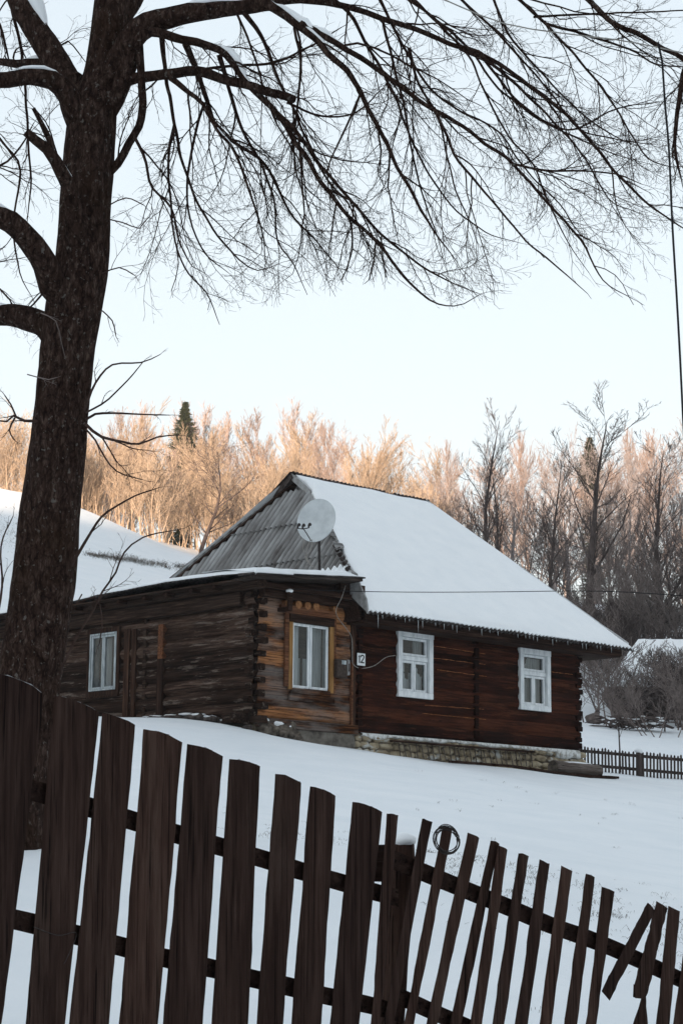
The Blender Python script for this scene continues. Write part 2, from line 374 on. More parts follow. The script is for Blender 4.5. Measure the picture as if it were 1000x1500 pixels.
def mapF(a, d, z): return (a, -d, z)           # front wall: a=u, d outward
def mapL(a, d, z): return (-d, a, z)           # left wall: a=v
def mapR(a, d, z): return (9.8+d, a, z)
def logwall(name, mp, a0, a1, z0, z1, n, openings, mat, seed, depth=.05, da=.05, flip=False, label=None, tops=None, parent=None):
    rl = random.Random(seed)
    As = {round(a0, 3), round(a1, 3)}; Zs = {round(z0, 3), round(z1, 3)}
    k = int((a1-a0)/da)
    for i in range(k): As.add(round(a0+(a1-a0)*i/k, 3))
    dz = (z1-z0)/(n*12)
    for i in range(n*12): Zs.add(round(z0+i*dz, 3))
    for (b0, b1, c0, c1) in openings: As |= {b0, b1}; Zs |= {c0, c1}
    def thin(S, keep, eps):
        S = sorted(S); out = []
        for x in S:
            if out and x-out[-1] < eps:
                if x in keep: out[-1] = x
                continue
            out.append(x)
        return out
    As = thin(As, {o[0] for o in openings} | {o[1] for o in openings}, .012); Zs = thin(Zs, {o[2] for o in openings} | {o[3] for o in openings}, .006)
    bounds = [z0+(z1-z0)*i/n+(0 if i in (0, n) else rl.uniform(-.02, .02)) for i in range(n+1)]
    ids = [rl.random() for _ in range(n)]; push = [rl.uniform(-.012, .012) for _ in range(n)]
    mb = MB(); att = []; idx = {}
    def vert(i, j):
        if (i, j) in idx: return idx[(i, j)]
        a, z = As[i], Zs[j]
        bb = [b+.018*nz(a*.5, q*3.1, seed) if 0 < q < n else b for q, b in enumerate(bounds)]
        r = 0
        while r < n-1 and z > bb[r+1]: r += 1
        t = min(1, max(0, (z-bb[r])/(bb[r+1]-bb[r])))
        prof = (1-abs(2*t-1)**2.4)
        d = depth*prof+push[r]*prof+.012*nz(a*1.4, z*9, seed+r)+.006*nz(a*9, z*26, seed)
        idx[(i, j)] = len(mb.v); mb.v.append(mp(a, d, z)); att.append(min(1, max(0, ids[r]+.35*nz(a*.8, r*5., seed+3.))))
        return idx[(i, j)]
    for i in range(len(As)-1):
        for j in range(len(Zs)-1):
            am, zm = (As[i]+As[i+1])/2, (Zs[j]+Zs[j+1])/2
            if any(o[0] < am < o[1] and o[2] < zm < o[3] for o in openings): continue
            q = (vert(i, j), vert(i+1, j), vert(i+1, j+1), vert(i, j+1))
            mb.f.append(q[::-1] if flip else q)
    # inner leaf
    for i in range(len(As)-1): pass
    return mb.build(name, mat, parent or house, smooth=True, label=label, attr=att)

W1 = (3.97, 4.78, .77, 1.91); W2 = (7.83, 8.63, .76, 1.88); W0 = (.88, 1.87, .64, 1.96); WL = (4.26, 5.08, .80, 1.94)
logwall('wall', mapF, 2.6, 9.8, -.15, 2.5, 10, [W1, W2], M['log_front'], 3, label='dark red-brown log facade with two white framed windows')
logwall('wall', mapF, 0.0, 2.5, -.02, 2.56, 10, [W0], M['log_warm'], 11, depth=.05, label='warm brown log wall around the ochre framed window')
logwall('wall', mapL, 0.0, 9.6, -.02, 2.72, 10, [WL], M['log_grey'], 23, depth=.095, label='grey weathered log wall of the left wing')
logwall('wall', mapR, 0.0, 7.3, -.15, 2.4, 10, [], M['log_side'], 31, label='dark end wall at the right', da=.1)
mb = MB()   # rear walls, plain boarding
mb.box((2.6, 7.2, -.2), (9.75, 7.3, 2.4)); mb.box((0.05, 9.5, -.2), (2.6, 9.6, 2.7)); mb.box((2.6, 7.303, -.2), (2.7, 9.6, 2.7))
mb.box((.12, .14, -.25), (9.7, 7.15, -.16))
mb.build('rear_wall', M['far_wall'], house)
# gable wedge: inner partition keeps rooms dark
mb = MB(); mb.box((.3, 1.6, -.15), (9.6, 1.66, 2.6)); mb.box((1.5, 1.7, -.15), (1.56, 9.3, 2.6)); mb.box((.1, .12, 2.6), (9.7, 7.0, 2.64)); mb.box((.1, 7.003, 2.6), (1.5, 9.5, 2.64))
mb.build('partition', M['beam_dark'], house)

SQ = [(-1,-.7),(-.8,-1),(.8,-1),(1,-.7),(1,.75),(.8,1),(-.75,1),(-1,.8)]
# log ends at corners
def logends(a, zz, n, outu, outv, mat, seed, dirs=(1, 1), size=.17):
    """alternating projecting log ends stacked at a corner (a = (u,v))"""
    r = random.Random(seed); z0, z1 = zz; h = (z1-z0)/n
    mbu, mbv = MB(), MB()
    for i in range(n):
        zc = z0+(i+.5)*h; w = size*r.uniform(.85, 1.1)/2; hh = h*r.uniform(.44, .52)
        if i % 2 == 0:  # log running along u, its end sticks out in -u*dirs
            x0 = a[0]; x1 = a[0]-dirs[0]*(outu*r.uniform(.6, 1.2))
            ring = lambda x, k=1.: [(x, a[1]+w*k*p+.02, zc+hh*k*q) for p, q in SQ]
            mbu.loft([ring(x0), ring(x1), ring(x1-dirs[0]*.008, .9)])
        else:
            y0 = a[1]; y1 = a[1]-dirs[1]*(outv*r.uniform(.6, 1.2))
            ring = lambda y, k=1.: [(a[0]+w*k*p+.02, y, zc+hh*k*q) for p, q in SQ]
            mbv.loft([ring(y0), ring(y1), ring(y1-dirs[1]*.008, .9)])
    mbu.v += []; both = MB(); both.add(mbu.v, mbu.f); both.add(mbv.v, mbv.f)
    return both.build('log_ends', mat, house)
logends((.06, .06), (.0, 2.55), 20, .22, .2, M['log_grey'], 5)
logends((9.74, .06), (-.1, 2.1), 18, -.22, .15, M['log_front'], 6)
# log ends of the inner cross walls, on front and left wall
def crossends(mp, a, z0, z1, n, mat, seed, w=.13):
    r = random.Random(seed); mb = MB(); h = (z1-z0)/n
    for i in range(n):
        zc = z0+(i+.5)*h+r.uniform(-.015, .015); ww = w*r.uniform(.75, 1.15)/2; hh = h*r.uniform(.34, .45); d = r.uniform(.085, .105)
        sq = [(-1,-.7),(-.8,-1),(.8,-1),(1,-.7),(1,.75),(.8,1),(-.75,1),(-1,.8)]; ring = lambda dd, k=1.: [mp(a+ww*k*x, dd, zc+hh*k*y) for x, y in sq]
        mb.loft([ring(-.02), ring(d), ring(d+.006, .85)])
    return mb.build('log_ends', mat, house)
crossends(mapF, 6.28, -.12, 2.4, 10, M['log_front'], 8)
crossends(mapL, 3.33, .05, 2.2, 10, M['beam_dark_v'], 9, w=.11)
crossends(mapF, 2.74, -.12, 2.2, 10, M['log_front'], 10, w=.14)

# boards, beams
def bx(name, mat, *boxes, label=None, parent=None):
    mb = MB()
    for a, b in boxes: mb.box(a, b)
    o = mb.build(name, mat, parent or house, label=label)
    md = o.modifiers.new('b', 'BEVEL'); md.width = .006; md.segments = 1; md.limit_method = 'ANGLE'
    return o
bx('corner_post', M['board_z'], ((2.53, -.07, -.17), (2.63, .0, 2.56)))
bx('corner_strip', M['rust_wood'], ((2.49, -.105, -.15), (2.527, -.03, 1.25)))
bx('upright_board', M['board_z'], ((-.13, 3.58, -.05), (-.02, 3.72, 1.98)))
bx('upright_board', M['board_z'], ((-.12, 3.80, -.05), (-.02, 3.98, 2.0)))
bx('upright_board', M['rust_wood'], ((-.135, 2.70, 1.30), (-.02, 2.86, 2.0)), label='ochre upper end of the upright board')
bx('upright_board', M['board_z'], ((-.14, 2.69, -.05), (-.02, 2.87, 1.297)))
bx('wall_beam', M['beam_dark_v'], ((-.2, .3, 2.16), (.03, 9.6, 2.42)), label='long squared beam under the eave of the left wing')
bx('wall_beam', M['beam_dark_v'], ((-.34, -.35, 2.44), (-.08, 9.7, 2.62)))
bx('sill_beam', M['log_warm'], ((-.02, -.11, -.2), (2.68, .06, -.02)), label='squared sill beam under the warm wall')
bx('sill_beam', M['beam_dark_v'], ((-.1, -.25, -.14), (.08, 9.6, -.0)))
bx('beam_end', M['log_grey'], ((-.62, .05, -.16), (-.1, .28, .03)), label='sawn beam end sticking out at the corner')
bx('lintel_beam', M['beam_dark'], ((.0, -.2, 2.32), (2.72, -.03, 2.46)))
bx('lintel_beam', M['beam_dark'], ((-.3, -.3, 2.47), (2.3, -.18, 2.57)))
bx('infill_board', M['beam_dark'], ((.0, -.06, 2.461), (2.5, .0, 2.84)))

for (xa, ya, xb, yb) in ((634,946,710,958),(628,963,710,973.5),(640,981,712,991),(622,1033,708,1039),(618,1045,711,1054),(805,984,838,988),(640,905.0,700,914)):
    A = hv(xa, ya, -.058); B = hv(xb, yb, -.058); n = 24
    mb = MB(); mb.tube([A.lerp(B, k/n)+Vector((0, 0, .01*nz(k*.3, xa))) for k in range(n+1)], [.009*max(.15, .6+nz(k*.5, ya)) for k in range(n+1)], 5); mb.build('seam_strip', M['seam'], house)
# round joist ends under the eave
for i, u in enumerate((.70, .97, 1.22, 1.45, 1.98)):
    mb = MB(); r = .085*(1 if i < 4 else .8)
    mb.tube([(u, 0, 2.23+.02*u), (u, -.14, 2.23+.02*u)], [r, r*.97], 12)
    mb.build('joist_end', M['cut_orange'], house)

# ---- windows
def win_boxes(mp, specs):
    mb = MB()
    for (a0, a1, d0, d1, z0, z1) in specs:
        p, q = mp(a0, d0, z0), mp(a1, d1, z1)
        mb.box(tuple(min(x, y) for x, y in zip(p, q)), tuple(max(x, y) for x, y in zip(p, q)))
    return mb
def bev(o, w=.005):
    md = o.modifiers.new('b', 'BEVEL'); md.width = w; md.segments = 1; md.limit_method = 'ANGLE'; return o
def curtain(mp, a0, a1, z0, z1, top, mat, parent, seed=0, d=-.13, amp=.018):
    """hanging cloth with folds; top(a) gives 0..1 how low its upper edge sits"""
    mb = MB(); cols = []
    n = max(6, int((a1-a0)/.008))
    for i in range(n+1):
        a = a0+(a1-a0)*i/n; zt = z1-(z1-z0)*top((a-a0)/(a1-a0))
        dd = d+amp*math.sin(a*95+seed+1.5*nz(a*8, seed))
        cols.append([mp(a, dd+.01*nz(a*20, z*3), z) for z in [z0+(zt-z0)*k/6 for k in range(7)]])
    mb.grid(cols); return mb.build('curtain', mat, parent, smooth=True)

def cottage_window(W, outer, zt, label):
    a0, a1, z0, z1 = W; A0, A1, Z0, Z1 = outer
    fr = win_boxes(mapF, [(A0, a0+.0, .02, .10, Z0+.125, Z1-.125), (a1, A1, .02, .10, Z0+.125, Z1-.125), (A0-.01, A1+.01, .02, .105, Z1-.122, Z1), (A0, A1, .02, .103, Z0, Z0+.122),
                          (a0-.03, a0, -.1, .042, z0-.02, z1+.02), (a1, a1+.03, -.1, .042, z0-.02, z1+.02), (a0, a1, -.1, .042, z1, z1+.03), (a0, a1, -.1, .042, z0-.03, z0)])
    w = bev(fr.build('window', M['white'], house, label=label))
    am = (a0+a1)/2
    T = win_boxes(mapF, [(a0, a1, -.05, .05, zt-.045, zt+.045)]); bev(T.build('transom', M['white'], w))
    s = .052
    def sash(b0, b1, c0, c1):
        bev(win_boxes(mapF, [(b0, b0+s, -.03, .03, c0, c1), (b1-s, b1, -.03, .03, c0, c1), (b0+s, b1-s, -.03, .028, c1-s, c1), (b0+s, b1-s, -.03, .028, c0, c0+s)]).build('sash', M['white'], w))
        mb = MB(); mb.add([mapF(b0+s, -.01, c0+s), mapF(b1-s, -.01, c0+s), mapF(b1-s, -.01, c1-s), mapF(b0+s, -.01, c1-s)], [(0,1,2,3)]); mb.build('pane', M['glass'], w)
    g_ = .008
    sash(a0+g_, a1-g_, zt+.05, z1-g_); sash(a0+g_, am-.004, z0+g_, zt-.05); sash(am+.004, a1-g_, z0+g_, zt-.05)
    return w
w = cottage_window(W1, (3.85, 4.90, .65, 2.03), 1.47, 'white three-light window beside the house number')
curtain(mapF, 3.99, 4.38, .78, 1.43, lambda t: .30+.30*abs(math.sin(t*3.1*1.6+.4)), M['curtain'], w, 1)
curtain(mapF, 4.39, 4.76, .78, 1.43, lambda t: .36-.25*math.exp(-((t-.55)/.2)**2)+.1*t, M['curtain'], w, 2)
curtain(mapF, 4.16, 4.25, 1.2, 1.43, lambda t: 0, M['curtain'], w, 8)
curtain(mapF, 4.52, 4.76, 1.48, 1.9, lambda t: 0, M['curtain_grey'], w, 3)
curtain(mapF, 4.02, 4.32, 1.50, 1.9, lambda t: 0, M['far_wall'], w, 4, d=-.2)
w = cottage_window(W2, (7.71, 8.75, .64, 2.0), 1.46, 'white three-light window near the right corner')
curtain(mapF, 7.85, 8.22, .77, 1.43, lambda t: .05+.08*math.sin(t*3), M['curtain_grey'], w, 5)
curtain(mapF, 8.24, 8.61, .77, 1.43, lambda t: .1*math.exp(-(t/.15)**2), M['curtain_grey'], w, 6)
curtain(mapF, 7.85, 8.61, 1.48, 1.86, lambda t: .15+.5*math.exp(-((t-.3)/.1)**2) if .1 < t < .45 else .1, M['curtain_grey'], w, 7)

# ochre framed window
a0, a1, z0, z1 = W0
w = bev(win_boxes(mapF, [(.765, .865, .05, .10, .57, 1.90), (1.885, 1.985, .05, .10, .57, 1.90)]).build('window', M['ochre'], house, label='tall ochre framed window with two white casements'))
bev(win_boxes(mapF, [(.765, 1.985, .045, .11, 1.903, 2.06)]).build('header', M['beam_dark'], w))
bev(win_boxes(mapF, [(.52, 2.02, .05, .13, 2.063, 2.21)]).build('lintel', M['rust_wood'], w))
for q in ((.66, .762, .05, .095, .62, 2.06), (1.988, 2.05, .05, .095, .62, 2.06)): bev(win_boxes(mapF, [q]).build('side_board', M['rust_wood'], w))
bev(win_boxes(mapF, [(.868, 1.882, .04, .12, .50, .60), (.8, 2.02, .05, .10, .36, .49)]).build('sill', M['log_warm'], w))
bev(win_boxes(mapF, [(.868, 1.882, -.1, .04, .602, .64), (.868, .905, -.1, .04, .64, 1.9), (1.85, 1.882, -.1, .04, .64, 1.9), (.905, 1.85, -.1, .04, 1.87, 1.9)]).build('jamb', M['white'], w))
def casement(mp, b0, b1, c0, c1, mat, par, s=.05, d=.05):
    bev(win_boxes(mp, [(b0, b0+s, d-.05, d, c0, c1), (b1-s, b1, d-.05, d, c0, c1), (b0+s, b1-s, d-.05, d-.002, c1-s, c1), (b0+s, b1-s, d-.05, d-.002, c0, c0+s)]).build('casement', mat, par))
    mb = MB(); mb.add([mp(b0+s, d-.03, c0+s), mp(b1-s, d-.03, c0+s), mp(b1-s, d-.03, c1-s), mp(b0+s, d-.03, c1-s)], [(3,2,1,0) if mp is mapL else (0,1,2,3)]); mb.build('pane', M['glass'], par)
casement(mapF, .885, 1.362, .615, 1.893, M['white'], w, .052); casement(mapF, 1.372, 1.865, .615, 1.893, M['white'], w, .052)
curtain(mapF, 1.06, 1.21, .66, 1.86, lambda t: 0, M['curtain'], w, 1, amp=.01)
curtain(mapF, .93, 1.33, .66, 1.24, lambda t: .0, M['curtain_grey'], w, 2, d=-.2, amp=.004)
curtain(mapF, 1.55, 1.84, .66, 1.86, lambda t: 0, M['curtain_grey'], w, 3, amp=.006)
curtain(mapF, 1.40, 1.56, .66, 1.24, lambda t: .0, M['curtain_grey'], w, 5, d=-.2, amp=.004)

# left wing window
w = bev(win_boxes(mapL, [(4.22, 4.26, .03, .14, .77, 1.98), (5.08, 5.12, .03, .14, .77, 1.98), (4.26, 5.08, .03, .14, 1.94, 1.98), (4.26, 5.08, .03, .15, .77, .80),
                         (4.24, 4.26, -.1, .03, .77, 1.98), (5.08, 5.10, -.1, .03, .77, 1.98)]).build('window', M['grey_paint'], house, label='narrow greyish two-pane window of the left wing'))
casement(mapL, 4.265, 4.665, .805, 1.935, M['grey_paint'], w, .045, .12); casement(mapL, 4.675, 5.075, .805, 1.935, M['grey_paint'], w, .045, .12)
curtain(mapL, 4.70, 5.05, .85, 1.9, lambda t: 0, M['curtain_grey'], w, 4, amp=.006)
curtain(mapL, 4.29, 4.42, .85, 1.9, lambda t: 0, M['curtain_grey'], w, 6, amp=.006); curtain(mapL, 4.52, 4.60, .85, 1.9, lambda t: 0, M['curtain_grey'], w, 9, amp=.006)
bev(win_boxes(mapL, [(4.12, 4.215, .02, .135, .66, 2.08), (5.125, 5.22, .02, .135, .66, 2.08), (4.215, 5.125, .02, .13, 1.985, 2.08), (4.12, 5.22, .02, .15, .62, .655), (4.215, 5.125, .02, .13, .66, .765)]).build('surround', M['board_z'], w))

# ---- roof
EZ = 2.28; RZ = 6.10; RV = -.6+1.31*(RZ-EZ)      # ridge at v=4.40
def vfz(z): return -.6+1.31*(z-EZ)
def zfv(v): return EZ+(v+.6)/1.31
def lerp(x, xs, ysx): return float(np.interp(x, xs, ysx))
def uL(z): return lerp(z, [2.28, 3.1, 5.58, 5.62, 6.1], [2.30, 3.15, 4.93, 5.02, 5.04])
def uR(z): return 10.89-(z-EZ)*1.46/(RZ-EZ)
def hipu(z): return 3.15+.72*(z-3.11)
def vback(z): return lerp(z, [2.6, 3.0, 3.74, 4.85, 5.70, 6.1], [8.0, 7.6, 6.95, 5.8, 5.1, 4.55])
PER = .13; PERH = .17
# front face: sheet (visible at the eave and verges) and snow slab
cn = 1/math.hypot(1, 1/1.31); NF = Vector((0, -cn/1.31, cn))
mb = MB(); rows = []
U0, U1 = 2.30, 10.93; nu = int((U1-U0)/PER*6)
for i in range(nu+1):
    u = U0+(U1-U0)*i/nu; c = .034*math.sin(2*math.pi*u/PER)
    rows.append([Vector((u, v, zfv(v)))+NF*(c+.01*nz(u*1.3, v)) for v in (-.76, -.6, -.3, .1)])
mb.grid(rows); rows2 = [[p-NF*.008 for p in r] for r in rows]; mb.grid(rows2, flip=True)
for i in range(nu): mb.add([rows[i][0], rows[i+1][0], rows2[i+1][0], rows2[i][0]], [(0,1,2,3)])
roof = mb.build('roof', M['sheet_eave'], house, smooth=True, label='snow-covered hipped roof of corrugated sheets')
# ridge sheet edge, dark, wavy above the snow
mb = MB(); rows = []; nu = int(4.6/PER*6)
for i in range(nu+1):
    u = 4.98+4.6*i/nu; c = .03*math.sin(2*math.pi*u/PER)+.03*nz(u*.9, 5)
    if 8.0 < u < 8.25: c -= .035
    rows.append([(u, RV-.12, RZ-.10+c), (u, RV-.05, RZ+.045+c), (u, RV+.02, RZ+.05+c), (u, RV+.5, RZ-.6+c)])
mb.grid(rows); mb.build('ridge_sheet', M['sheet_dark'], roof, smooth=True)
# snow slab
mb = MB(); rows = []; NS = 70; NT = 130
for i in range(NS+1):
    s = i/NS; z = EZ-.02+(RZ-EZ-.0)*s; ul, ur = uL(max(z, EZ)), uR(z); row = []
    for j in range(NT+1):
        t = j/NT; u = ul+(ur-ul)*t
        e = min(s*12, 1)**.5; e2 = min(t*50, 1)**.5 if s > .2 else min(t*30, 1)**.5; e3 = min((1-t)*40, 1)**.5; e4 = min((1-s)*14, 1)**.5
        th = .02+.07*e*e2*e3*e4+(.03*nz(u*.8, z*.9, 2)+.012*nz(u*2.3, z*2.6, 7))*e+.004*nz(u*6, z*6, 4)
        dv = (.035*nz(u*1.4, 0, 7)+.025*nz(u*4.5, 2, 7)+.012*math.sin(2*math.pi*u/PER)) if i == 0 else 0
        du = .05*nz(z*3, 1, 9)+.02*nz(z*11, 1, 9) if j == 0 else 0
        k_ = max(0, 1-s*14); p = Vector((u+du, vfz(z)+dv-.10*k_, z+dv*.6-.076*k_))+NF*(th+.024+.020*k_*math.sin(2*math.pi*u/PER))
        row.append(p)
    rows.append(row)
mb.grid(rows)
edge = rows[0]; low = [p-NF*(.022)+Vector((0, .012, 0)) for p in edge]; mb.grid([low, edge])
le = [r[0] for r in rows]; mb.grid([le, [p-NF*.06 for p in le]]); ri = [r[-1] for r in rows]; mb.grid([[p-NF*.06 for p in ri], ri])
te = rows[-1]; mb.grid([te, [p-NF*.07+Vector((0, .02, 0)) for p in te]])
mb.build('roof_snow', M['roof_snow'], roof, smooth=True)
# structural slab under the front face, right hip and rear face
mb = MB(); un = .05
def slab(pts, th=.05):
    n = (Vector(pts[1])-Vector(pts[0])).cross(Vector(pts[2])-Vector(pts[0])).normalized()
    a = [Vector(p) for p in pts]; b = [p-n*th for p in a]; k = len(a)
    mb.add(a+b, [tuple(range(k)), tuple(range(2*k-1, k-1, -1))]+[(i, i+k, (i+1) % k+k, (i+1) % k) for i in range(k)])
d3 = Vector((0, 0, -.06))
slab([Vector(p)+d3 for p in ((2.36, -.58, EZ), (10.8, -.58, EZ), (9.45, RV, RZ), (5.1, RV, RZ), (4.95, vfz(5.6), 5.6), (3.2, vfz(3.1), 3.1))])
slab([Vector(p)+d3 for p in ((10.8, -.55, EZ), (10.8, 7.95, EZ), (9.45, RV, RZ))])
slab([Vector(p)+d3 for p in ((10.8, 7.95, EZ), (2.6, 7.95, 2.6), (5.1, RV, RZ), (9.45, RV, RZ))])
mb.build('roof_deck', M['beam_dark'], roof)
mb = MB()
for tri, n in ((((10.95, -.6, EZ+.02), (10.95, 8.0, EZ+.02), (9.46, RV, RZ+.03)), 24), (((10.95, 8.0, EZ+.02), (2.6, 8.05, 2.5), (5.06, RV+.1, RZ-.02), (9.46, RV+.1, RZ-.02)), 24)):
    A, B = Vector(tri[0]), Vector(tri[1]); C = Vector(tri[2]); D = Vector(tri[-1])
    rr = [[(A.lerp(D, i/n)).lerp(B.lerp(C, i/n), j/n)+Vector((0, 0, .05+.015*nz(i, j, 0, .5))) for j in range(n+1)] for i in range(n+1)]
    mb.grid(rr)
    mb.grid([[p-Vector((0, 0, .07)) for p in rr[0]], rr[0]])
mb.build('rear_snow', M['roof_snow'], roof, smooth=True)
# soffit / fascia of the front eave and the right overhang
bx('soffit', M['beam_dark'], ((2.4, -.52, 2.0), (10.74, -.02, 2.06)), ((2.4, -.56, 2.02), (10.74, -.525, 2.24)), label='dark boarded underside of the front eave', parent=roof)
bx('soffit', M['beam_dark_v'], ((9.9, -.018, 2.0), (10.74, 7.9, 2.06)), ((10.745, -.5, 2.02), (10.78, 7.9, 2.24)), parent=roof)
for k in range(13): u = 2.7+k*.62+rnd.uniform(-.05, .05); bx('rafter_end', M['beam_dark'], ((u, -.62, 2.10), (u+.09, -.562, 2.2)), parent=roof)
# icicles
for k in range(30):
    u = (2.62, 2.78, 3.4, 3.72, 3.9, 4.5, 4.75, 4.95, 5.35, 5.7, 6.3, 6.9, 7.45, 7.6, 8.05, 8.55, 9.1, 9.2, 9.7, 10.2)[k] if k < 20 else rnd.uniform(2.6, 10.6)
    L = rnd.uniform(.05, .14) if k < 20 else rnd.uniform(.03, .06)
    if k in (0, 3): L = .26
    mb = MB(); x = round(u/PER)*PER-.03; z = zfv(-.76)-.02
    mb.tube([(x, -.75, z+.02), (x, -.752, z-L*.5), (x+.003, -.752, z-L)], [.007, .004, .001], 5)
    mb.build('icicle', M['ice'], roof)

# hip face, corrugated, three courses
def hip_course(z0, z1, lift, snow=False):
    mb = MB(); n = Vector((-1, 0, .72)).normalized(); v = -1.; cols = []; dv = PERH/10
    slope = Vector((.72, 0, 1)).normalized()
    vmin, vmax = vfz(z0)+.02, vback(z0)
    k = int((vmax-vmin)/dv)
    for i in range(k+1):
        v = vmin+(vmax-vmin)*i/k
        # highest z for this v
        zt = min(z1, zfv(v)-.0, lerp(v, [4.55, 5.1, 5.8, 6.95, 7.6, 8.0], [6.1, 5.70, 4.85, 3.74, 3.0, 2.6]))
        if v > 4.4: zt = min(z1, lerp(v, [4.4, 4.55, 5.1, 5.8, 6.95, 7.6, 8.0], [6.1, 6.05, 5.70, 4.85, 3.74, 3.0, 2.6]))
        zt = max(zt, z0+.002)
        wv = math.sin(2*math.pi*v/PERH)*.05
        col = []
        for q in range(7):
            z = z0+(zt-z0)*q/6
            l_ = lift*(1-(z-z0)/max(.3, z1-z0))+.01*nz(v*.8, z, lift*50)
            col.append(Vector((hipu(z), v, z))+n*(wv+l_+.01)+Vector((0, 0, .025*nz(int(v/.9), z0*9, 2)*(1 if q == 0 else 0))))
        cols.append(col)
    mb.grid(cols)
    bot = [c[0] for c in cols]; mb.grid([[p-n*.014 for p in bot], bot])
    return mb
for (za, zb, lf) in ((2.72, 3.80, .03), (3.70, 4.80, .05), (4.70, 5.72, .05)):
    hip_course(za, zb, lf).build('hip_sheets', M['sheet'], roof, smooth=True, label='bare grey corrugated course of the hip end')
# snow caught on the lower course of the hip near the dish
mb = MB(); cols = []
dv = PERH/10; v = -.1
for i in range(int(3.9/dv)):
    v = .15+i*dv; ph = math.sin(2*math.pi*v/PERH); lim = zfv(v)
    top = 3.42-.10*max(0, (v-.5))+.07*nz(v*3, 3)+.02*ph
    if v < .9: top += .35*(.9-v)+.12
    top = max(3.0, min(top, lim-.02)); n = Vector((-1, 0, .72)).normalized()
    cols.append([Vector((hipu(z), v, z))+n*(.075+ph*.034+.035*(1-q/3)) for q, z in enumerate([2.8+(top-2.8)*q/3 for q in range(4)])])
mb.grid(cols); mb.build('drift_snow', M['roof_snow'], roof, smooth=True)
# back hip cap, left silhouette edge
mb = MB()
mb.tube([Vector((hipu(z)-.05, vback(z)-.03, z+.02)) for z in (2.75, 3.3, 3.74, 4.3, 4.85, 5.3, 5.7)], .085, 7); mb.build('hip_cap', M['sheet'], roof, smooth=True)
# hip edge debris: broken sheet corners along the front hip line by the dish
mb = MB()
def shard(pts, th=.012):
    global mb
    n = (Vector(pts[1])-Vector(pts[0])).cross(Vector(pts[2])-Vector(pts[0])).normalized()
    a = [Vector(p) for p in pts]; b = [p-n*th for p in a]; k = len(a)
    mb.add(a+b, [tuple(range(k)), tuple(range(2*k-1, k-1, -1))]+[(i, i+k, (i+1) % k+k, (i+1) % k) for i in range(k)])
def onhip(z, du=0, dn=0): return Vector((hipu(z)+du-dn*.8, vfz(z), z+dn*.6))
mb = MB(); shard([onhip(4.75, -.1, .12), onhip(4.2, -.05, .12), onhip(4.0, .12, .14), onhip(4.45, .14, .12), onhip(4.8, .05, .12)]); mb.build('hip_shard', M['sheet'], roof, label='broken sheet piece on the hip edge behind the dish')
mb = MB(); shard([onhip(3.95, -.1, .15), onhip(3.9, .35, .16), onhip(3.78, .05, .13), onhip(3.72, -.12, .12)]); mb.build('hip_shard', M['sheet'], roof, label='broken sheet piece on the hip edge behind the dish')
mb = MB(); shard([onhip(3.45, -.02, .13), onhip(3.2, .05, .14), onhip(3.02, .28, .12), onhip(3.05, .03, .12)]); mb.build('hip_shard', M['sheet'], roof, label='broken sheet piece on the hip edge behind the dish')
mb = MB()
for z in (3.25, 3.4, 3.52, 3.64, 3.78, 3.9): mb.tube([onhip(z, -.12, .06), onhip(z+.03, .02, .12)], [.05, .03], 7)
mb.build('hip_gap', M['sheet_dark'], roof)
# gablet at the ridge end
mb = MB(); ug = 5.2
mb.add([(ug, vfz(5.4), 5.4), (ug, RV, RZ-.05), (ug, 5.3, 5.4)], [(0,1,2)]); mb.build('gablet', M['soffit'], roof)
mb = MB()
def barge(p, q, w, th):
    p, q = Vector(p), Vector(q); d = (q-p).normalized(); n = d.cross(Vector((1, 0, 0))).normalized()
    if n.z < 0: n = -n
    a = [p, q, q-n*w, p-n*w]; b = [x+Vector((th, 0, 0)) for x in a]
    mb.add(a+b, [(0,1,2,3),(7,6,5,4),(0,4,5,1),(1,5,6,2),(2,6,7,3),(3,7,4,0)])
barge((4.93, RV, RZ+.04), (4.93, vfz(5.50), 5.53), .12, .05)
mb.build('bargeboard', M['soffit'], roof)
mb = MB()
barge((4.90, RV+.02, RZ+.05), (4.90, 5.28, 5.50), .16, .25)
mb.add([(4.85, RV-.05, RZ+.06), (5.2, RV-.05, RZ+.06), (5.2, 5.4, 5.5), (4.85, 5.4, 5.5)], [(0,1,2,3)])
mb.build('bargeboard', M['sheet_dark'], roof)
# low roof over the wing and front corner: snow on corrugated sheets
def eaveLz(v): return lerp(v, [-.7, .3, 2, 3.5, 5.2, 10], [2.65, 2.71, 2.74, 2.71, 2.64, 2.58])
wing = None
mb = MB(); rows = []
k = int(10.7/PER*6)
for i in range(k+1):
    v = -.7+10.7*i/k; c = .022*math.sin(2*math.pi*v/PER) if v > .2 else 0
    z = eaveLz(v)
    rows.append([Vector((-.68, v, z+c-.005)), Vector((-.2, v, z+.03+c)), Vector((1.2, v, z+.13+c))])
mb.grid(rows, flip=True); r2 = [[p-Vector((0, 0, .012)) for p in r] for r in rows]; mb.grid(r2)
mb.grid([[r[0] for r in rows], [r[0] for r in r2]])
wing = mb.build('wing_roof', M['sheet_eave'], house, smooth=True, label='low corrugated roof over the left wing and corner')
mb = MB()
def wz(u, v):  # top of low roof
    zl = eaveLz(max(-.7, min(10, v)))+.07*(u+.68)
    return zl
rows = []
us = [-.69, -.675, -.62, 0, .5, 1, 1.5, 2.0, 2.4, 2.9]
for i in range(161):
    v = -.7+10.7*i/160; row = []
    for q, u in enumerate(us):
        vv = v; u = min(u, .3 if v < -.1 else 1.2+(v+.1)*2.5); th = .05*(0 if q == 0 else .75 if q == 1 else 1)+.012*nz(u*2, v*1.7, 4)
        if u > 1.9: th -= .03
        row.append(Vector((u, vv, wz(u, vv)+.012+th)))
    rows.append(row)
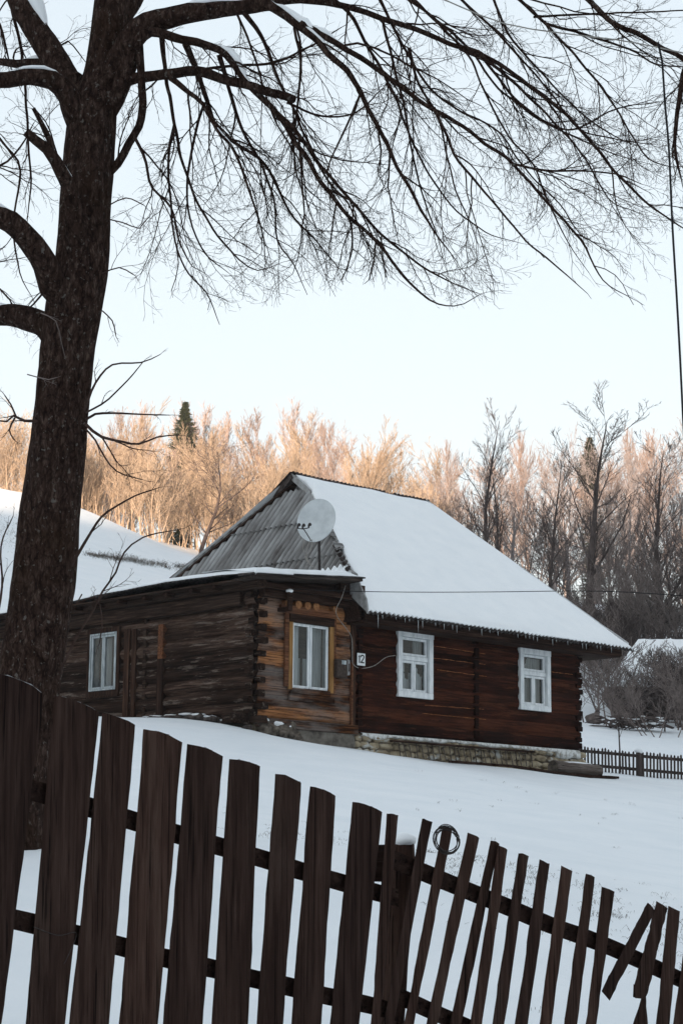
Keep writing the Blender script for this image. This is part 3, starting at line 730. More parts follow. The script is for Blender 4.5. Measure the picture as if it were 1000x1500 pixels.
mb.grid(rows, flip=True); e = [r[0]-Vector((-.01, 0, .022)) for r in rows]; mb.grid([[r[0] for r in rows], e])
e = rows[0]; mb.grid([[p-Vector((0, -.01, .07)) for p in e], e])
mb.build('roof_snow', M['roof_snow'], wing, smooth=True)
mb = MB()   # flat canopy edge running along u, climbing a little
rows = []
for i in range(40):
    u = -.7+3.0*i/39; z = lerp(u, [-.7, .75, 2.2], [2.62, 2.74, 2.86])
    rows.append([(u, -.66+.02*nz(u*3), z+.006), (u, -.66+.02*nz(u*3), z+.03), (u, -.2, z+.05), (u, -.2, z-.0)])
mb.loft(rows); mb.build('canopy_sheet', M['sheet_eave'], wing)
mb = MB(); rows = []
for i in range(60):
    u = -.7+2.85*i/59; z = lerp(u, [-.7, .75, 2.2], [2.66, 2.775, 2.895]); t = .085+.02*nz(u*2.5, 8); e = min(1, (59-i)/6, i/3+.2)
    rows.append([(u, -.645, z), (u, -.64+.02*nz(u*4), z+t*e*.8), (u, -.5, z+t*e*1.25), (u, .2, z+t+.04), (u, .9, z+t+.06)])
mb.grid(rows, flip=True); mb.build('canopy_snow', M['roof_snow'], wing, smooth=True)
# verge board between canopy and the front eave
mb = MB()
a = [(2.26, -.72, 2.24), (2.26, -.66, 2.30), (2.26, .25, 2.98), (2.26, -.05, 2.9), (2.26, -.45, 2.5), (2.26, -.62, 2.22)]
a = [(2.27, -.74, 2.20), (2.27, .12, 2.86), (2.27, -.35, 2.86), (2.27, -.74, 2.86-.45)]
a = [(2.27, -.76, 2.15), (2.27, -.2, 2.6), (2.27, -.1, 2.9), (2.27, -.45, 2.88), (2.27, -.7, 2.45)]
b = [(x+.04, y, z) for x, y, z in a]; kk = len(a)
mb.add(a+b, [tuple(range(kk)), tuple(range(2*kk-1, kk-1, -1))]+[(i, i+kk, (i+1) % kk+kk, (i+1) % kk) for i in range(kk)])
mb.build('verge_board', M['soffit'], roof)
mb = MB(); mb.box((2.32, -.45, 2.05), (2.4, .0, 2.62)); mb.box((2.0, -.25, 2.45), (2.7, -.1, 2.8)); mb.build('verge_infill', M['beam_dark'], roof)
mb = MB(); rings = []
for i in range(20):
    u = -.62+2.87*i/19; z = lerp(u, [-.7, .75, 2.2], [2.62, 2.74, 2.86]); rings.append([(u, -.63, z-.055), (u, .0, z-.075), (u, .0, z-.03), (u, -.63, z+.004)])
mb.loft(rings); mb.build('canopy_soffit', M['far_wall'], wing)
# soffit of the canopy
bx('soffit', M['beam_dark_v'], ((-.62, .0, 2.55), (-.02, 9.9, 2.585)), parent=wing)
for k in range(12): v = .6+k*.75+rnd.uniform(-.06, .06); bx('rafter_end', M['beam_dark'], ((-.56, v, 2.46), (-.345, v+.08, 2.545)), parent=wing)

# ---- foundation
found = bx('foundation', M['mortar'], ((2.6, -.02, -.95), (9.78, .05, -.17)), ((-.03, .0, -.7), (.05, 9.5, -.13)), ((9.72, .0, -.9), (9.8, 7.2, -.152)), label='yellowish rubble stone plinth under the facade')
mb = MB(); rl = random.Random(4)
for row in range(4):
    z = -.26-row*.14; u = 2.62
    while u < 9.75:
        w_ = rl.uniform(.16, .42); h_ = rl.uniform(.11, .145)
        mb.blob((u+w_/2, -.035+rl.uniform(-.015, .01), z+rl.uniform(-.01, .01)), (w_/2*1.03, .06, h_/2*1.08), rl.random()*99, 2, .35); u += w_
mb.build('stones', M['stone'], found, smooth=True)
mb = MB(); cols = []
for i in range(180):   # lime-washed ledge, ragged
    u = 2.8+6.95*i/179; bot = -.20-.055*max(0, nz(u*1.7, 4)+.25)*1.8-(.12 if u > 8.9 else 0)
    cols.append([(u, -.045, -.152), (u, -.10+.015*nz(u*6), -.17), (u, -.105+.02*nz(u*5, 2), bot), (u, -.05, bot-.015)])
mb.grid(cols); mb.build('limewash', M['limewash'], found, smooth=True)
bx('ledge_board', M['beam_dark'], ((3.55, -.22, -.30), (8.05, -.12, -.262)), label='long dark ledge board on the stone plinth', parent=found)
mb = MB()
for k in range(26):
    u = 3.9+k*.165+rl.uniform(-.03, .03); mb.box((0, 0, 0), (.014, .02, .3), Matrix.Translation((u, -.14, -.60)) @ Matrix.Rotation(-.25+rl.uniform(-.1, .1), 4, 'Y'))
mb.build('stakes', M['rubble_brown'], found)
mb = MB(); rows = []
for i in range(30):
    u = 1.0+1.6*i/29; rows.append([(u, -.07+.01*nz(u*8), -.202), (u, -.09+.015*nz(u*5), -.35), (u, -.1+.02*nz(u*4, 3), -.62)])
mb.grid(rows, flip=True); mb.build('concrete_plinth', M['concrete'], found, smooth=True, label='stained concrete block under the warm wall')

# icon: cables, plaque, meter
def housething(name, label, cat, loc, group=None):
    o = empty(name, HO+Matrix.Rotation(HY, 3, 'Z') @ Vector(loc), HY); tag(o, label, cat, group); return o
def hbuild(mb, name, mat, root, loc, smooth=False, label=None):
    mb.v = [(x-loc[0], y-loc[1], z-loc[2]) for x, y, z in mb.v]; return mb.build(name, mat, root, smooth, label)

c = crom([tuple(hv(*p, v)) for p, v in (((506, 858), -.35), ((500, 876), -.3), ((492, 893), -.15), ((495, 905), -.13), ((508, 922), -.13), ((515, 935), -.14), ((516, 964), -.15), ((516, 970), -.15), ((520, 976), -.1), ((530, 979), -.1), ((548, 975), -.1), ((565, 963), -.1), ((579, 960), -.1))], .05)
mb = MB(); mb.tube(c, .008, 5); o = mb.build('wall_cable', M['cable'])
mb = None
o.location = HO; o.rotation_euler = (0, 0, HY); tag(o, 'thin pale cable running down the facade past the number plate to the window', 'cable')
# number plaque
loc = hv(528.5, 966, -.10); r = housething('house_number_plate', 'small white enamel plate with the black number 12 on the dark logs', 'sign', loc)
mb = MB(); mb.box((-.115, -.012, -.125), (.115, .0, .125)); pl = bev(mb.build('plate', M['plaque'], r), .004)
mb = MB(); mb.box((-.07, -.016, -.075), (-.042, -.0125, .08)); mb.box((-.085, -.016, .045), (-.0705, -.0125, .065))
pts2 = [(-.015, .05), (-.012, .072), (.012, .083), (.045, .083), (.066, .068), (.068, .045), (.056, .02), (.02, -.025), (-.012, -.058), (-.015, -.062), (.07, -.062)]
for (x0, y0), (x1, y1) in zip(pts2[:-1], pts2[1:]):
    L = math.hypot(x1-x0, y1-y0)+.016; a = math.atan2(y1-y0, x1-x0)
    mb.box((-.008, -.016, -.0125), (L-.008, -.0125, .0125), Matrix.Translation((x0, 0, y0)) @ Matrix.Rotation(-a, 4, 'Y'))
mb.build('number', M['black'], r)
# meter
loc = hv(499, 979, -.11); r = housething('electricity_meter', 'dark electricity meter box with a pale label beside the ochre window', 'meter', loc)
mb = MB(); mb.box((-.2, -.1, -.2), (.1, .0, .17)); bev(mb.build('case', M['meter'], r), .015)
mb = MB(); mb.box((-.07, -.106, .07), (.05, -.1005, .15)); mb.build('label_plate', M['grey_paint'], r)
mb = MB(); mb.box((.11, -.08, -.13), (.19, .0, .18)); bev(mb.build('switch_box', M['soffit'], r), .01)
mb = MB(); mb.box((.135, -.088, -.06), (.165, -.0805, .1)); mb.build('switch', M['meter'], r)
# wire bracket with snow cap
loc = hv(422.5, 880, -.3); r = housething('wire_bracket', 'short dark wall bracket with a snow cap above the ochre window', 'bracket', loc)
mb = MB(); mb.box((-.055, .0, -.2), (.055, .26, -.12)); mb.box((-.055, -.07, -.2), (.055, -.0, .17)); bev(mb.build('bracket', M['beam_dark'], r), .01)
mb = MB(); mb.blob((0, -.03, .19), (.075, .07, .04), 3, 2, .2); mb.build('snow', M['roof_snow'], r, smooth=True)
# power line to the house
a = H(*hv(425, 863, -.32)); mb = MB(); b = P(1080, 880, 34.); pts = []
for i in range(41):
    t = i/40; p = a.lerp(b, t); p.z -= .0*4*t*(1-t); pts.append(p)
pts = [a]+[P(x, yy, a.y+(34-a.y)*(x-425)/655) for x, yy in ((480, 865.), (560, 867), (640, 867.5), (730, 867), (800, 866), (880, 866), (960, 870), (1080, 879))]
mb.tube(crom([tuple(p) for p in pts], .5), .0075, 5); tag(mb.build('power_line', M['black']), 'thin dark wire stretched across in front of the snowy roof', 'wire')

# satellite dish
base = hv(468, 832, -.12); loc = base; r = housething('satellite_dish', 'pale satellite dish on a pole standing on the roof edge', 'satellite dish', base)
Rw = Matrix.Rotation(-HY, 3, 'Z')
top = hv(467, 785, -.12)
mb = MB(); mb.tube([base-Vector((0, 0, .08)), top+Vector((0, 0, .05))], .028, 8); hbuild(mb, 'mast', M['metal_dark'], r, loc, True)
ctr = hv(463, 762, -.32)
# local frame of dish: faces toward camera, turned left and slightly up
fw = Rw @ Vector((-.30, -.93, .14)).normalized(); sx = fw.cross(Vector((0, 0, 1))).normalized(); sy = sx.cross(fw).normalized(); sx = -sx
if sy.z < 0: sy = -sy
tl = math.radians(-14); sx, sy = sx*math.cos(tl)+sy*math.sin(tl), sy*math.cos(tl)-sx*math.sin(tl)
mb = MB(); rings = []
for i in range(13):
    q = i/12; rings.append([ctr+(sx*math.cos(t)*.385+sy*math.sin(t)*.44)*q-fw*(.09*(1-q*q)) for t in [2*math.pi*j/40 for j in range(40)]])
mb.loft(rings, cap=False); back = [[p-fw*.008 for p in rr_] for rr_ in rings]; mb.loft(back[::-1], cap=False)
rim = [rings[-1], [ctr+(p-ctr)*1.03+fw*.0 for p in rings[-1]], [ctr+(p-ctr)*1.03-fw*.02 for p in rings[-1]], back[-1]]
mb.loft(rim, cap=False); dish = hbuild(mb, 'dish', M['metal_white'], r, loc, True)
lc = ctr-sx*.05-sy*.25+fw*.40; lowp = ctr-sy*.43+sx*.02
mb = MB(); mb.tube([lowp, lowp.lerp(lc, .55)-sy*.03, lc-sy*.06], .011, 6); mb.tube([lc-sx*.12-sy*.09, lc-sy*.08, lc+sx*.10-sy*.04], .010, 6); hbuild(mb, 'arm', M['metal_dark'], r, loc)
for k, (dx, dy) in enumerate(((-.12, .0), (-.02, .01), (.10, .05))):
    q = lc+sx*dx+sy*dy
    mb = MB(); mb.tube([q+fw*.04-sy*.09+sx*.03, q-sy*.03, q-fw*.03], [.016, .022, .024], 8); mb.tube([q-fw*.03, q-fw*.06], [.034, .03], 10); hbuild(mb, 'lnb', M['metal_dark'], r, loc)
mb = MB()
for s_ in (0, 1, 2):
    pts = [tuple(hv(*p, -.3)) for p in (((455-s_*3, 790), (449-s_*3, 805), (450+s_*2, 818), (458, 830)), ((457, 790), (456-s_, 806), (448, 815), (455, 828)), ((446, 790), (444, 803), (450, 822), (462, 833)))[s_]]
    mb.tube(crom(pts, .04), .006, 5)
hbuild(mb, 'cable', M['cable'], r, loc)
mb = MB(); mb.tube([top, top+Vector((0, 0, .08)), ctr-fw*.2-sy*.2], .022, 7); mb.box((-.05, -.05, -.1), (.05, .05, .1), Matrix.Translation(ctr-fw*.2-sy*.1)); hbuild(mb, 'mount', M['metal_dark'], r, loc)

# rubble, log and planks at the house foot
gset = 'dark stones lying along the foot of the left wall'
def rock(px, py, Y, rx, ry, rz_, label, group=None, mat='rock', seed=0):
    q = P(px, py, Y); q.z = max(q.z, gz(q.x, q.y)-.01) if py is None else q.z
    mb = MB(); mb.blob((0, 0, 0), (rx, ry, rz_), seed, 2, .55)
    o = mb.build('stone', M[mat], None, True); o.location = q; tag(o, label, 'stone', group); return o
lab = ('flat snow-dusted stone %s')
def rockH(u, v, dz, r3, label, mat='rock', seed=0, group=None):
    q = H(u, v, 0); q.z = gz(q.x, q.y)+dz
    mb = MB(); mb.blob((0, 0, 0), r3, seed, 2, .6); o = mb.build('stone', M[mat], None, True); o.location = q; o.rotation_euler = (0, 0, seed*1.7)
    tag(o, label, 'stone', group)
    if r3[0] > .17:
        mb = MB(); mb.blob((.02, 0, r3[2]*.75), (r3[0]*.75, r3[1]*.75, r3[2]*.35), seed+5, 2, .4); mb.build('snow', M['roof_snow'], o, True)
for i, (u, v, r3) in enumerate(((-.35, 2.9, (.22,.13,.07)), (-.42, 2.45, (.2,.13,.06)), (-.3, 2.2, (.26,.16,.07)), (-.25, 1.75, (.24,.13,.11)), (-.3, 1.35, (.3,.17,.1)), (-.3, .95, (.22,.14,.08)), (-.3, .5, (.2,.15,.07)), (-.25, -.05, (.13,.1,.06)), (-.2, 3.3, (.2,.1,.05)))):
    rockH(u, v, .03, r3, 'dark rubble stone at the foot of the grey log wall', seed=i+1, group='rubble along the left wall')
for i, (u, v, r3) in enumerate(((.12, -.12, (.15,.1,.12)), (.33, -.14, (.13,.1,.11)), (.5, -.2, (.12,.1,.07)), (.64, -.12, (.16,.1,.13)), (.84, -.14, (.12,.1,.10)), (.95, -.2, (.1,.08,.08)), (.45, -.1, (.2,.08,.18)), (.2, -.08, (.2,.06,.2)), (.8, -.07, (.2,.06,.2)))):
    rockH(u, v, .09, r3, 'brown rubble stone under the corner of the warm log wall', mat='rubble_brown', seed=i+20, group='rubble under the house corner')
# big log
a, b = H(8.25, -.55, -.62), H(9.72, -.62, -.60)
a.z = gz(a.x, a.y)+.15; b.z = gz(b.x, b.y)+.13
root = empty('felled_log', (a+b)/2, HY); tag(root, 'short thick felled log lying on planks at the right corner of the house', 'log')
mb = MB(); n = 30; rings = []
for i in range(n+1):
    p = a.lerp(b, i/n); k = 1-.06*i/n
    rings.append([p+Matrix.Rotation(HY, 3, 'Z') @ Vector((0, math.cos(t), math.sin(t)))*(.155*k*(1+.05*nz(i*.2, math.cos(t)*2, math.sin(t)*2))) for t in [2*math.pi*j/24 for j in range(24)]])
mb.loft(rings); L = Vector(root.location); Ri = Matrix.Rotation(-HY, 3, 'Z')
mb.v = [tuple(Ri @ (Vector(q)-L)) for q in mb.v]; mb.build('trunk', M['log'], root, True)
mb = MB(); mb.blob((.0, 0, 0), (.6, .07, .03), 3, 3, .3); mb.v = [(x, y, z+.135) for x, y, z in mb.v]; mb.build('snow', M['roof_snow'], root, True)
mb = MB(); mb.tube([Ri @ (a-L)+Vector((-.003, 0, 0)), Ri @ (a-L)+Vector((.004, 0, 0))], .14, 20); mb.build('cut_end', M['rubble_brown'], root)
for i, (p0, p1, w_, lb) in enumerate((((4.7, -.75), (9.9, -1.0), .12, 'long dark plank lying on the snow before the plinth'), ((5.9, -.95), (8.9, -1.12), .10, 'second dark plank, nearer and shorter, lying on the snow'), ((7.6, -.62), (10.1, -.85), .14, 'dark plank pinned under the felled log'))):
    A = H(p0[0], p0[1], 0); B = H(p1[0], p1[1], 0); nseg = 12; mb = MB(); rings = []
    dvec = (B-A).normalized(); sd = Vector((-dvec.y, dvec.x, 0))*w_/2
    for k in range(nseg+1):
        p = A.lerp(B, k/nseg); z = gz(p.x, p.y)+.012
        rings.append([Vector((p.x, p.y, z))-sd, Vector((p.x, p.y, z))+sd, Vector((p.x, p.y, z+.045))+sd, Vector((p.x, p.y, z+.045))-sd])
    mb.loft(rings); o = mb.build('plank', M['beam_dark']); tag(o, lb, 'plank')

# ------------------------------------------------------------------ foreground fence
def FY(px): return 5.0+(px-50)/500*.9
def FP(px, py, back=0.): return P(px, py, FY(px)+back)
def picket(tl, tr, bl, br, root, seed, style='round', th=.022, ext=1700, label=None, back=0.):
    """tl..br photo pixels of the upper and lower ends; carried on down to the ground"""
    mb = MB(); r = random.Random(seed)
    def ex(t, b): k = (ext-t[1])/(b[1]-t[1]); return (t[0]+(b[0]-t[0])*k, ext)
    if ext: bl, br = ex(tl, bl), ex(tr, br)
    n = 26; rings = []
    prof = {'round': (0, .55, .85, 1., 1., .85, .5, 0), 'flat': (0,)*8, }.get(style, (0,)*8)
    def pt(s, t):
        l = (tl[0]+(bl[0]-tl[0])*t, tl[1]+(bl[1]-tl[1])*t); q = (tr[0]+(br[0]-tr[0])*t, tr[1]+(br[1]-tr[1])*t)
        w = q[0]-l[0]
        jl = 1.5*nz(t*7, seed*3.3)+.9*nz(t*31, seed*1.7); jr = 1.5*nz(t*7, seed*5.1+8)+.9*nz(t*29, seed*2.3+4)
        x = l[0]+jl+(q[0]+jr-l[0]-jl)*s; yy = l[1]+(q[1]-l[1])*s
        return x, yy
    S = [0, .04, .2, .4, .6, .8, .96, 1]
    for i in range(n+1):
        t = (i/n)**1.1; front = []; bk = []
        for k, s in enumerate(S):
            x, yy = pt(s, t)
            if i == 0 and style == 'round': yy -= 5.5*math.sin(math.pi*min(1, max(0, s*.92+.04)))*(tr[0]-tl[0])/65
            if style == 'jag' and i == n: yy += r.uniform(-13, 12)
            if i == 0: yy += 2.2*nz(s*4, seed*2.2)+1.2*nz(s*11, seed*1.2)
            edge = .003 if k in (0, 7) else 0
            front.append(FP(x, yy, back+edge)); bk.append(FP(x, yy, back+th-edge))
        rings.append(front+bk[::-1])
    mb.loft(rings)
    # cap top and bottom as strips is done by loft caps
    return worldbuild(mb, 'picket', M['fence'], root, False, label)
fl = empty('wide_board_fence', G(250, 5.35)); tag(fl, 'tall dark fence of wide boards in the left foreground', 'fence')
wide = [((-62,972),(-25,985),(-95,1500),(-45,1500)), ((-14,985),(65,1017),(-45,1500),(3,1500)), ((80,1021),(146,1045),(38,1500),(96,1500)), ((150,1046),(198,1062),(102,1500),(160,1500)),
        ((211,1069),(267,1088),(174,1500),(232,1500)), ((274,1090),(326,1108),(239,1500),(297,1500)), ((336,1112),(381,1124),(310,1500),(363,1500)),
        ((403,1133),(441,1148),(376,1500),(414,1500)), ((454,1152),(491,1166),(426,1500),(471,1500)), ((516,1175),(559.5,1190),(483,1500),(526,1500))]
for i, q in enumerate(wide):
    po = picket(*q, fl, i+1, 'round'); mb = MB(); w_ = q[1][0]-q[0][0]; pts = []
    for k in range(15):
        t = .06+.88*k/14; pts.append(FP(q[0][0]+w_*t, q[0][1]+(q[1][1]-q[0][1])*t-5.5*math.sin(math.pi*min(1, t*.92+.04))*w_/65+2.2*nz(t*4, (i+1)*2.2)+1.2*nz(t*11, (i+1)*1.2)+1.2, .011))
    mb.tube(pts, [.0035*max(.1, .55+nz(k*.6, i)) for k in range(15)], 6); fo = worldbuild(mb, 'frost', M['frost'], fl, True); fo.parent = po
picket((566,1192),(583,1194),(543,1500),(556,1500), fl, 30, 'flat', label='narrow board nailed in front of the round post')
def rail(pts, hpx, root, back=.026, th=.045, name='rail', mat='rail', ext=True):
    mb = MB(); rings = []
    n = len(pts)
    fine = crom([(x, y_, 0) for x, y_ in pts], 12)
    for i, q in enumerate(fine):
        x, yy = q[0], q[1]; h = hpx/2*(1+.06*nz(x*.02, hpx))*5./FY(x)*1.0
        rings.append([FP(x, yy-h, back), FP(x, yy+h, back), FP(x, yy+h*.92, back+th), FP(x, yy-h*.92, back+th)])
    mb.loft(rings); return worldbuild(mb, name, M[mat], root)
rail([(-70,1132),(56,1160),(136,1184),(194,1202),(260,1222),(322,1240),(384,1258),(438,1275),(494,1291),(550,1307),(584,1316)], 31, fl)
rail([(-70,1326),(40,1351),(114,1370),(176,1386),(244,1404),(308,1418),(372,1434),(422,1445),(478,1459),(540,1472),(590,1486)], 31, fl)
fr_ = empty('narrow_picket_fence', G(800, 6.3)); tag(fr_, 'broken fence of narrow leaning pickets in the right foreground', 'fence')
nar = [((618,1199),(633,1204),(561,1500),(576,1500)), ((648,1211),(662,1216),(591,1500),(606,1500)), ((684,1220),(701,1227),(624,1500),(640,1500)),
       ((718,1231),(731,1236),(658,1500),(676,1500)), ((729,1238),(743,1244),(688,1500),(706,1500)), ((758,1249),(773,1254),(720,1500),(738,1500)),
       ((789,1259),(805,1265),(754,1500),(772,1500)), ((821,1269),(838,1276),(789,1500),(807,1500)), ((857,1280),(871,1285),(826,1500),(845,1500)),
       ((881,1299),(899,1307),(858,1500),(873,1500)), ((978,1327),(995,1335),(960,1500),(980,1500)), ((1006,1345),(1022,1352),(985,1500),(1001,1500))]
for i, q in enumerate(nar): picket(*q, fr_, i+40, 'flat', back=(-.024 if i in (4,) else 0), label=('picket carrying the wire coil' if i == 1 else None))
picket((948,1322),(959,1334),(880,1452),(892,1466), fr_, 61, 'flat', ext=None, back=-.024, label='broken picket hanging diagonally')
picket((961,1321),(977,1330),(926,1450),(948,1455), fr_, 62, 'jag', ext=None, back=-.004, label='picket snapped off below the rail')
picket((938,1463),(945,1460),(926,1500),(948,1500), fr_, 63, 'flat', label='splintered stump of the snapped picket')
rail([(572,1258),(584,1263),(620,1278),(690,1307),(744,1329),(808,1356),(872,1379),(930,1404),(994,1434),(1060,1466)], 34, fr_)
rail([(572,1452),(590,1462),(690,1507),(800,1552),(900,1590),(1060,1650)], 32, fr_)
# post between both
pp = P(586, 1262, 6.12); root = empty('fence_post', (pp.x, pp.y, gz(pp.x, pp.y)-.05)); tag(root, 'round wooden post with a snow cap joining the two fences', 'post')
mb = MB(); rings = []
for i in range(16):
    t = i/15; c = P(592-30*t, 1236+430*t, 6.14); rr = .038*(1+.12*nz(t*6, 2))*(.8 if i == 0 else 1)
    rings.append([c+Vector((math.cos(q)*rr, math.sin(q)*rr, 0)) for q in [2*math.pi*j/12 for j in range(12)]])
mb.loft(rings); worldbuild(mb, 'shaft', M['fence'], root, True)
mb = MB(); mb.blob(P(592, 1231, 6.14), (.036, .036, .024), 2, 2, .2); worldbuild(mb, 'snow', M['roof_snow'], root, True)
mb = MB(); mb.box((-.05, -.0, -.06), (.02, .03, .05), Matrix.Translation(P(562, 1262, 6.05))); worldbuild(mb, 'block', M['rail'], root)
# wire coil
cc = FP(654, 1231, -.02); root = empty('wire_coil', cc); tag(root, 'coil of rusty wire hung on a fence picket', 'wire')
mb = MB(); rl = random.Random(5); c3 = []
for k in range(7*26):
    t = k/26*2*math.pi; lp = k//26
    R_ = (.034+.004*math.sin(lp*2.1), .040+.004*math.cos(lp*1.7)); ang = .3+.09*lp
    x = math.cos(t)*R_[0]; z = math.sin(t)*R_[1]
    c3.append(Vector((x*math.cos(ang)-z*math.sin(ang)+.004*math.sin(lp*3), -.02+.012*math.sin(t+lp)+.008*lp-.02+(.035 if math.sin(t) > .55 else 0)*0, x*math.sin(ang)+z*math.cos(ang)+.004*math.cos(lp*2))))
mb.tube([p for p in c3], .0016, 5); mb.build('coil', M['metal_dark'], root)
# thin stray wires on the fence
for (pts, lb) in (((((50,1358),(85,1370),(112,1367),(100,1400),(94,1412))), 'thin wire hooked on the lower rail at the left'),):
    mb = MB(); mb.tube(crom([tuple(FP(x, y_, -.006)) for x, y_ in pts], .01), .0012, 4); tag(mb.build('loose_wire', M['metal_dark']), lb, 'wire')

# ------------------------------------------------------------------ the big linden
LY = 12.
base = P(12, 1262, LY); base.z = gz(base.x, LY)
tree = empty('linden_tree', (base.x, base.y, base.z)); tag(tree, 'large bare tree with drooping snow-topped branches at the left', 'tree')
prof = [(-300,205,44),(-120,180,52),(0,164,54),(50,158,54),(100,150,53),(135,143,62),(170,136,74),(230,130,78),(300,125,79),(380,121,83),(440,111,88),(500,101,82),(560,94,80),(600,90,80),(690,82,85),(750,74,88),(850,64,93),(900,57,92),(960,48,93),(1080,30,97),(1180,16,104),(1240,6,122),(1275,0,150)]
mb = MB(); rings = []; prof2 = crom([(x, y_, 0, w) for y_, x, w in prof], 7)
for q in prof2:
    x, yy, _, w = q; c = P(x, yy, LY); R_ = w/2/F*LY; ring = []
    for k in range(72):
        t = 2*math.pi*k/72; d = Vector((math.cos(t), math.sin(t), 0))
        fur = nz(math.cos(t)*5.5, math.sin(t)*5.5, c.z*1.6); f2 = nz(math.cos(t)*2+4, math.sin(t)*2, c.z*1.1); f3 = nz(math.cos(t)*12, math.sin(t)*12, c.z*6)
        ring.append(c+d*R_*(1+.05*fur+.07*f2+.03*f3))
    rings.append(ring)
mb.loft(rings); worldbuild(mb, 'trunk', M['bark'], tree, True)

TW = random.Random(12)
ENVX = [-100, 60, 160, 240, 330, 450, 560, 640, 710, 800, 925, 960, 1000, 1100]; ENVY = [560, 540, 425, 475, 492, 445, 425, 470, 455, 410, 462, 430, 390, 370]
def below(p):
    fw = p.y*math.cos(PITCH)+p.z*math.sin(PITCH); x = 500+F*p.x/fw; y = 750-F*(-p.y*math.sin(PITCH)+p.z*math.cos(PITCH))/fw
    return y > lerp_(x, ENVX, ENVY)+TW.uniform(-38, 30)
def lerp_(x, a, b): return float(np.interp(x, a, b))
ENV = [True]
def grow(mb, p, d, L, r, lvl, droop, r0=None):
    """one wandering twig and its side twigs"""
    n = {1: 9, 2: 6, 3: 4}.get(lvl, 3); st = L/n; pts = [p.copy()]; d = d.normalized(); rad = [r]
    for i in range(n):
        t = i/n
        d = d+Vector((TW.gauss(0, .13), TW.gauss(0, .13), TW.gauss(0, .13)+(-droop*(1-t*1.4))))
        d.normalize(); p = p+d*st
        if ENV[0] and below(p): break
        pts.append(p.copy()); rad.append(r*(1-.72*(i+1)/n))
        if lvl < 4 and i > 0 and L > .05:
            k = {1: 1.1, 2: .85, 3: .3}[lvl]
            while TW.random() < k:
                k -= 1
                ax = d.orthogonal().normalized(); ax.rotate(Matrix.Rotation(TW.uniform(0, 6.28), 3, d))
                cd = d.copy(); cd.rotate(Matrix.Rotation(TW.uniform(.4, .95), 3, ax))
                grow(mb, p, cd, L*TW.uniform(.28, .55)*(1-.35*t), max(.0014, r*(1-.6*t)*.55), lvl+1, droop*.3)
    if len(pts) > 1: mb.tube(pts, rad, 4 if lvl < 2 else 3, cap=False)
BR = []
def branch(pts, Y0, Y1, w0, w1, dens=1., droop=.075, start=.12, snow=None, Lm=1., name='branch', mat='bark', label=None):
    n = len(pts); raw = []
    tot = sum(math.dist(pts[i], pts[i+1]) for i in range(n-1)); acc = 0
    for i, (x, y_) in enumerate(pts):
        if i: acc += math.dist(pts[i], pts[i-1])
        t = acc/tot; raw.append(tuple(P(x, y_, Y0+(Y1-Y0)*t))+(w0+(w1-w0)*t**(.45 if w0/w1 > 2.8 else 1.),))
    fine = crom(raw, .05); N = len(fine); P3 = []; R3 = []
    for i, q in enumerate(fine):
        r = max(.0012, q[3]/2/F*LY*(1 if w1 > 5 else min(1, .35+(N-i)/(N*.3)))); j = min(.006, r*.5)
        P3.append(Vector(q[:3])+Vector((nz(i*.35, Y1, w0), nz(i*.35, 9, w0), nz(i*.35, 5, w1)))*j*2.2); R3.append(r*(1+.10*nz(i*.7, 3, Y1)))
    mb = MB(); mb.tube(P3, R3, 12 if w0 > 14 else 7)
    i = int(N*start)
    while i < N-1:
        t = i/N; d = (P3[i+1]-P3[i]).normalized()
        ax = d.orthogonal().normalized(); ax.rotate(Matrix.Rotation(TW.uniform(0, 6.28), 3, d))
        cd = d.copy(); cd.rotate(Matrix.Rotation(TW.uniform(.25, .75), 3, ax))
        L = (TW.uniform(.25, .65) if TW.random() < .66 else TW.uniform(.65, 1.15))*Lm*(1-.45*t)
        grow(mb, P3[i], cd, L, min(R3[i]*.6, .0042+.0045*L), 1 if L > .3 else 2, droop)
        i += max(1, int(TW.expovariate(1)*2.9/dens)+1)
    if w1 < 6: grow(mb, P3[-1], P3[-1]-P3[-2], .22*Lm, R3[-1]*.9, 2, droop)
    o = worldbuild(mb, name, M[mat], tree, w0 > 10, label)
    if snow:
        s0, s1, wd = snow; sm = MB(); rings = []
        k0, k1 = int(N*s0), int(N*s1)
        for i in range(k0, k1+1):
            e = min(1, (i-k0)/3, (k1-i)/4); e = max(.15, e)
            tdir = (P3[min(i+1, N-1)]-P3[max(0, i-1)]).normalized(); sd = tdir.cross(Vector((0, 0, 1))).normalized(); up = sd.cross(tdir).normalized()
            r = R3[i]; h = (r*.7+.028)*(1+.7*nz(i*.5, 3, w0)+.5*nz(i*1.7, 1, w0))*e*wd; wv = r*.8*(1+.45*nz(i*.6, 8, w0)+.3*nz(i*1.9, 2, w0))*min(1, e+.3)
            c = P3[i]+up*(r*.78)
            rings.append([c-sd*wv, c-sd*wv*.8+up*h*.75, c+up*h, c+sd*wv*.8+up*h*.75, c+sd*wv, c-up*r*.3])
        if len(rings) > 2:
            sm.loft(rings); so = sm.build('branch_snow', M['roof_snow'], None, True)
            L_ = Vector(tree.location); so.data.transform(Matrix.Translation(-L_)); so.parent = o
    return o
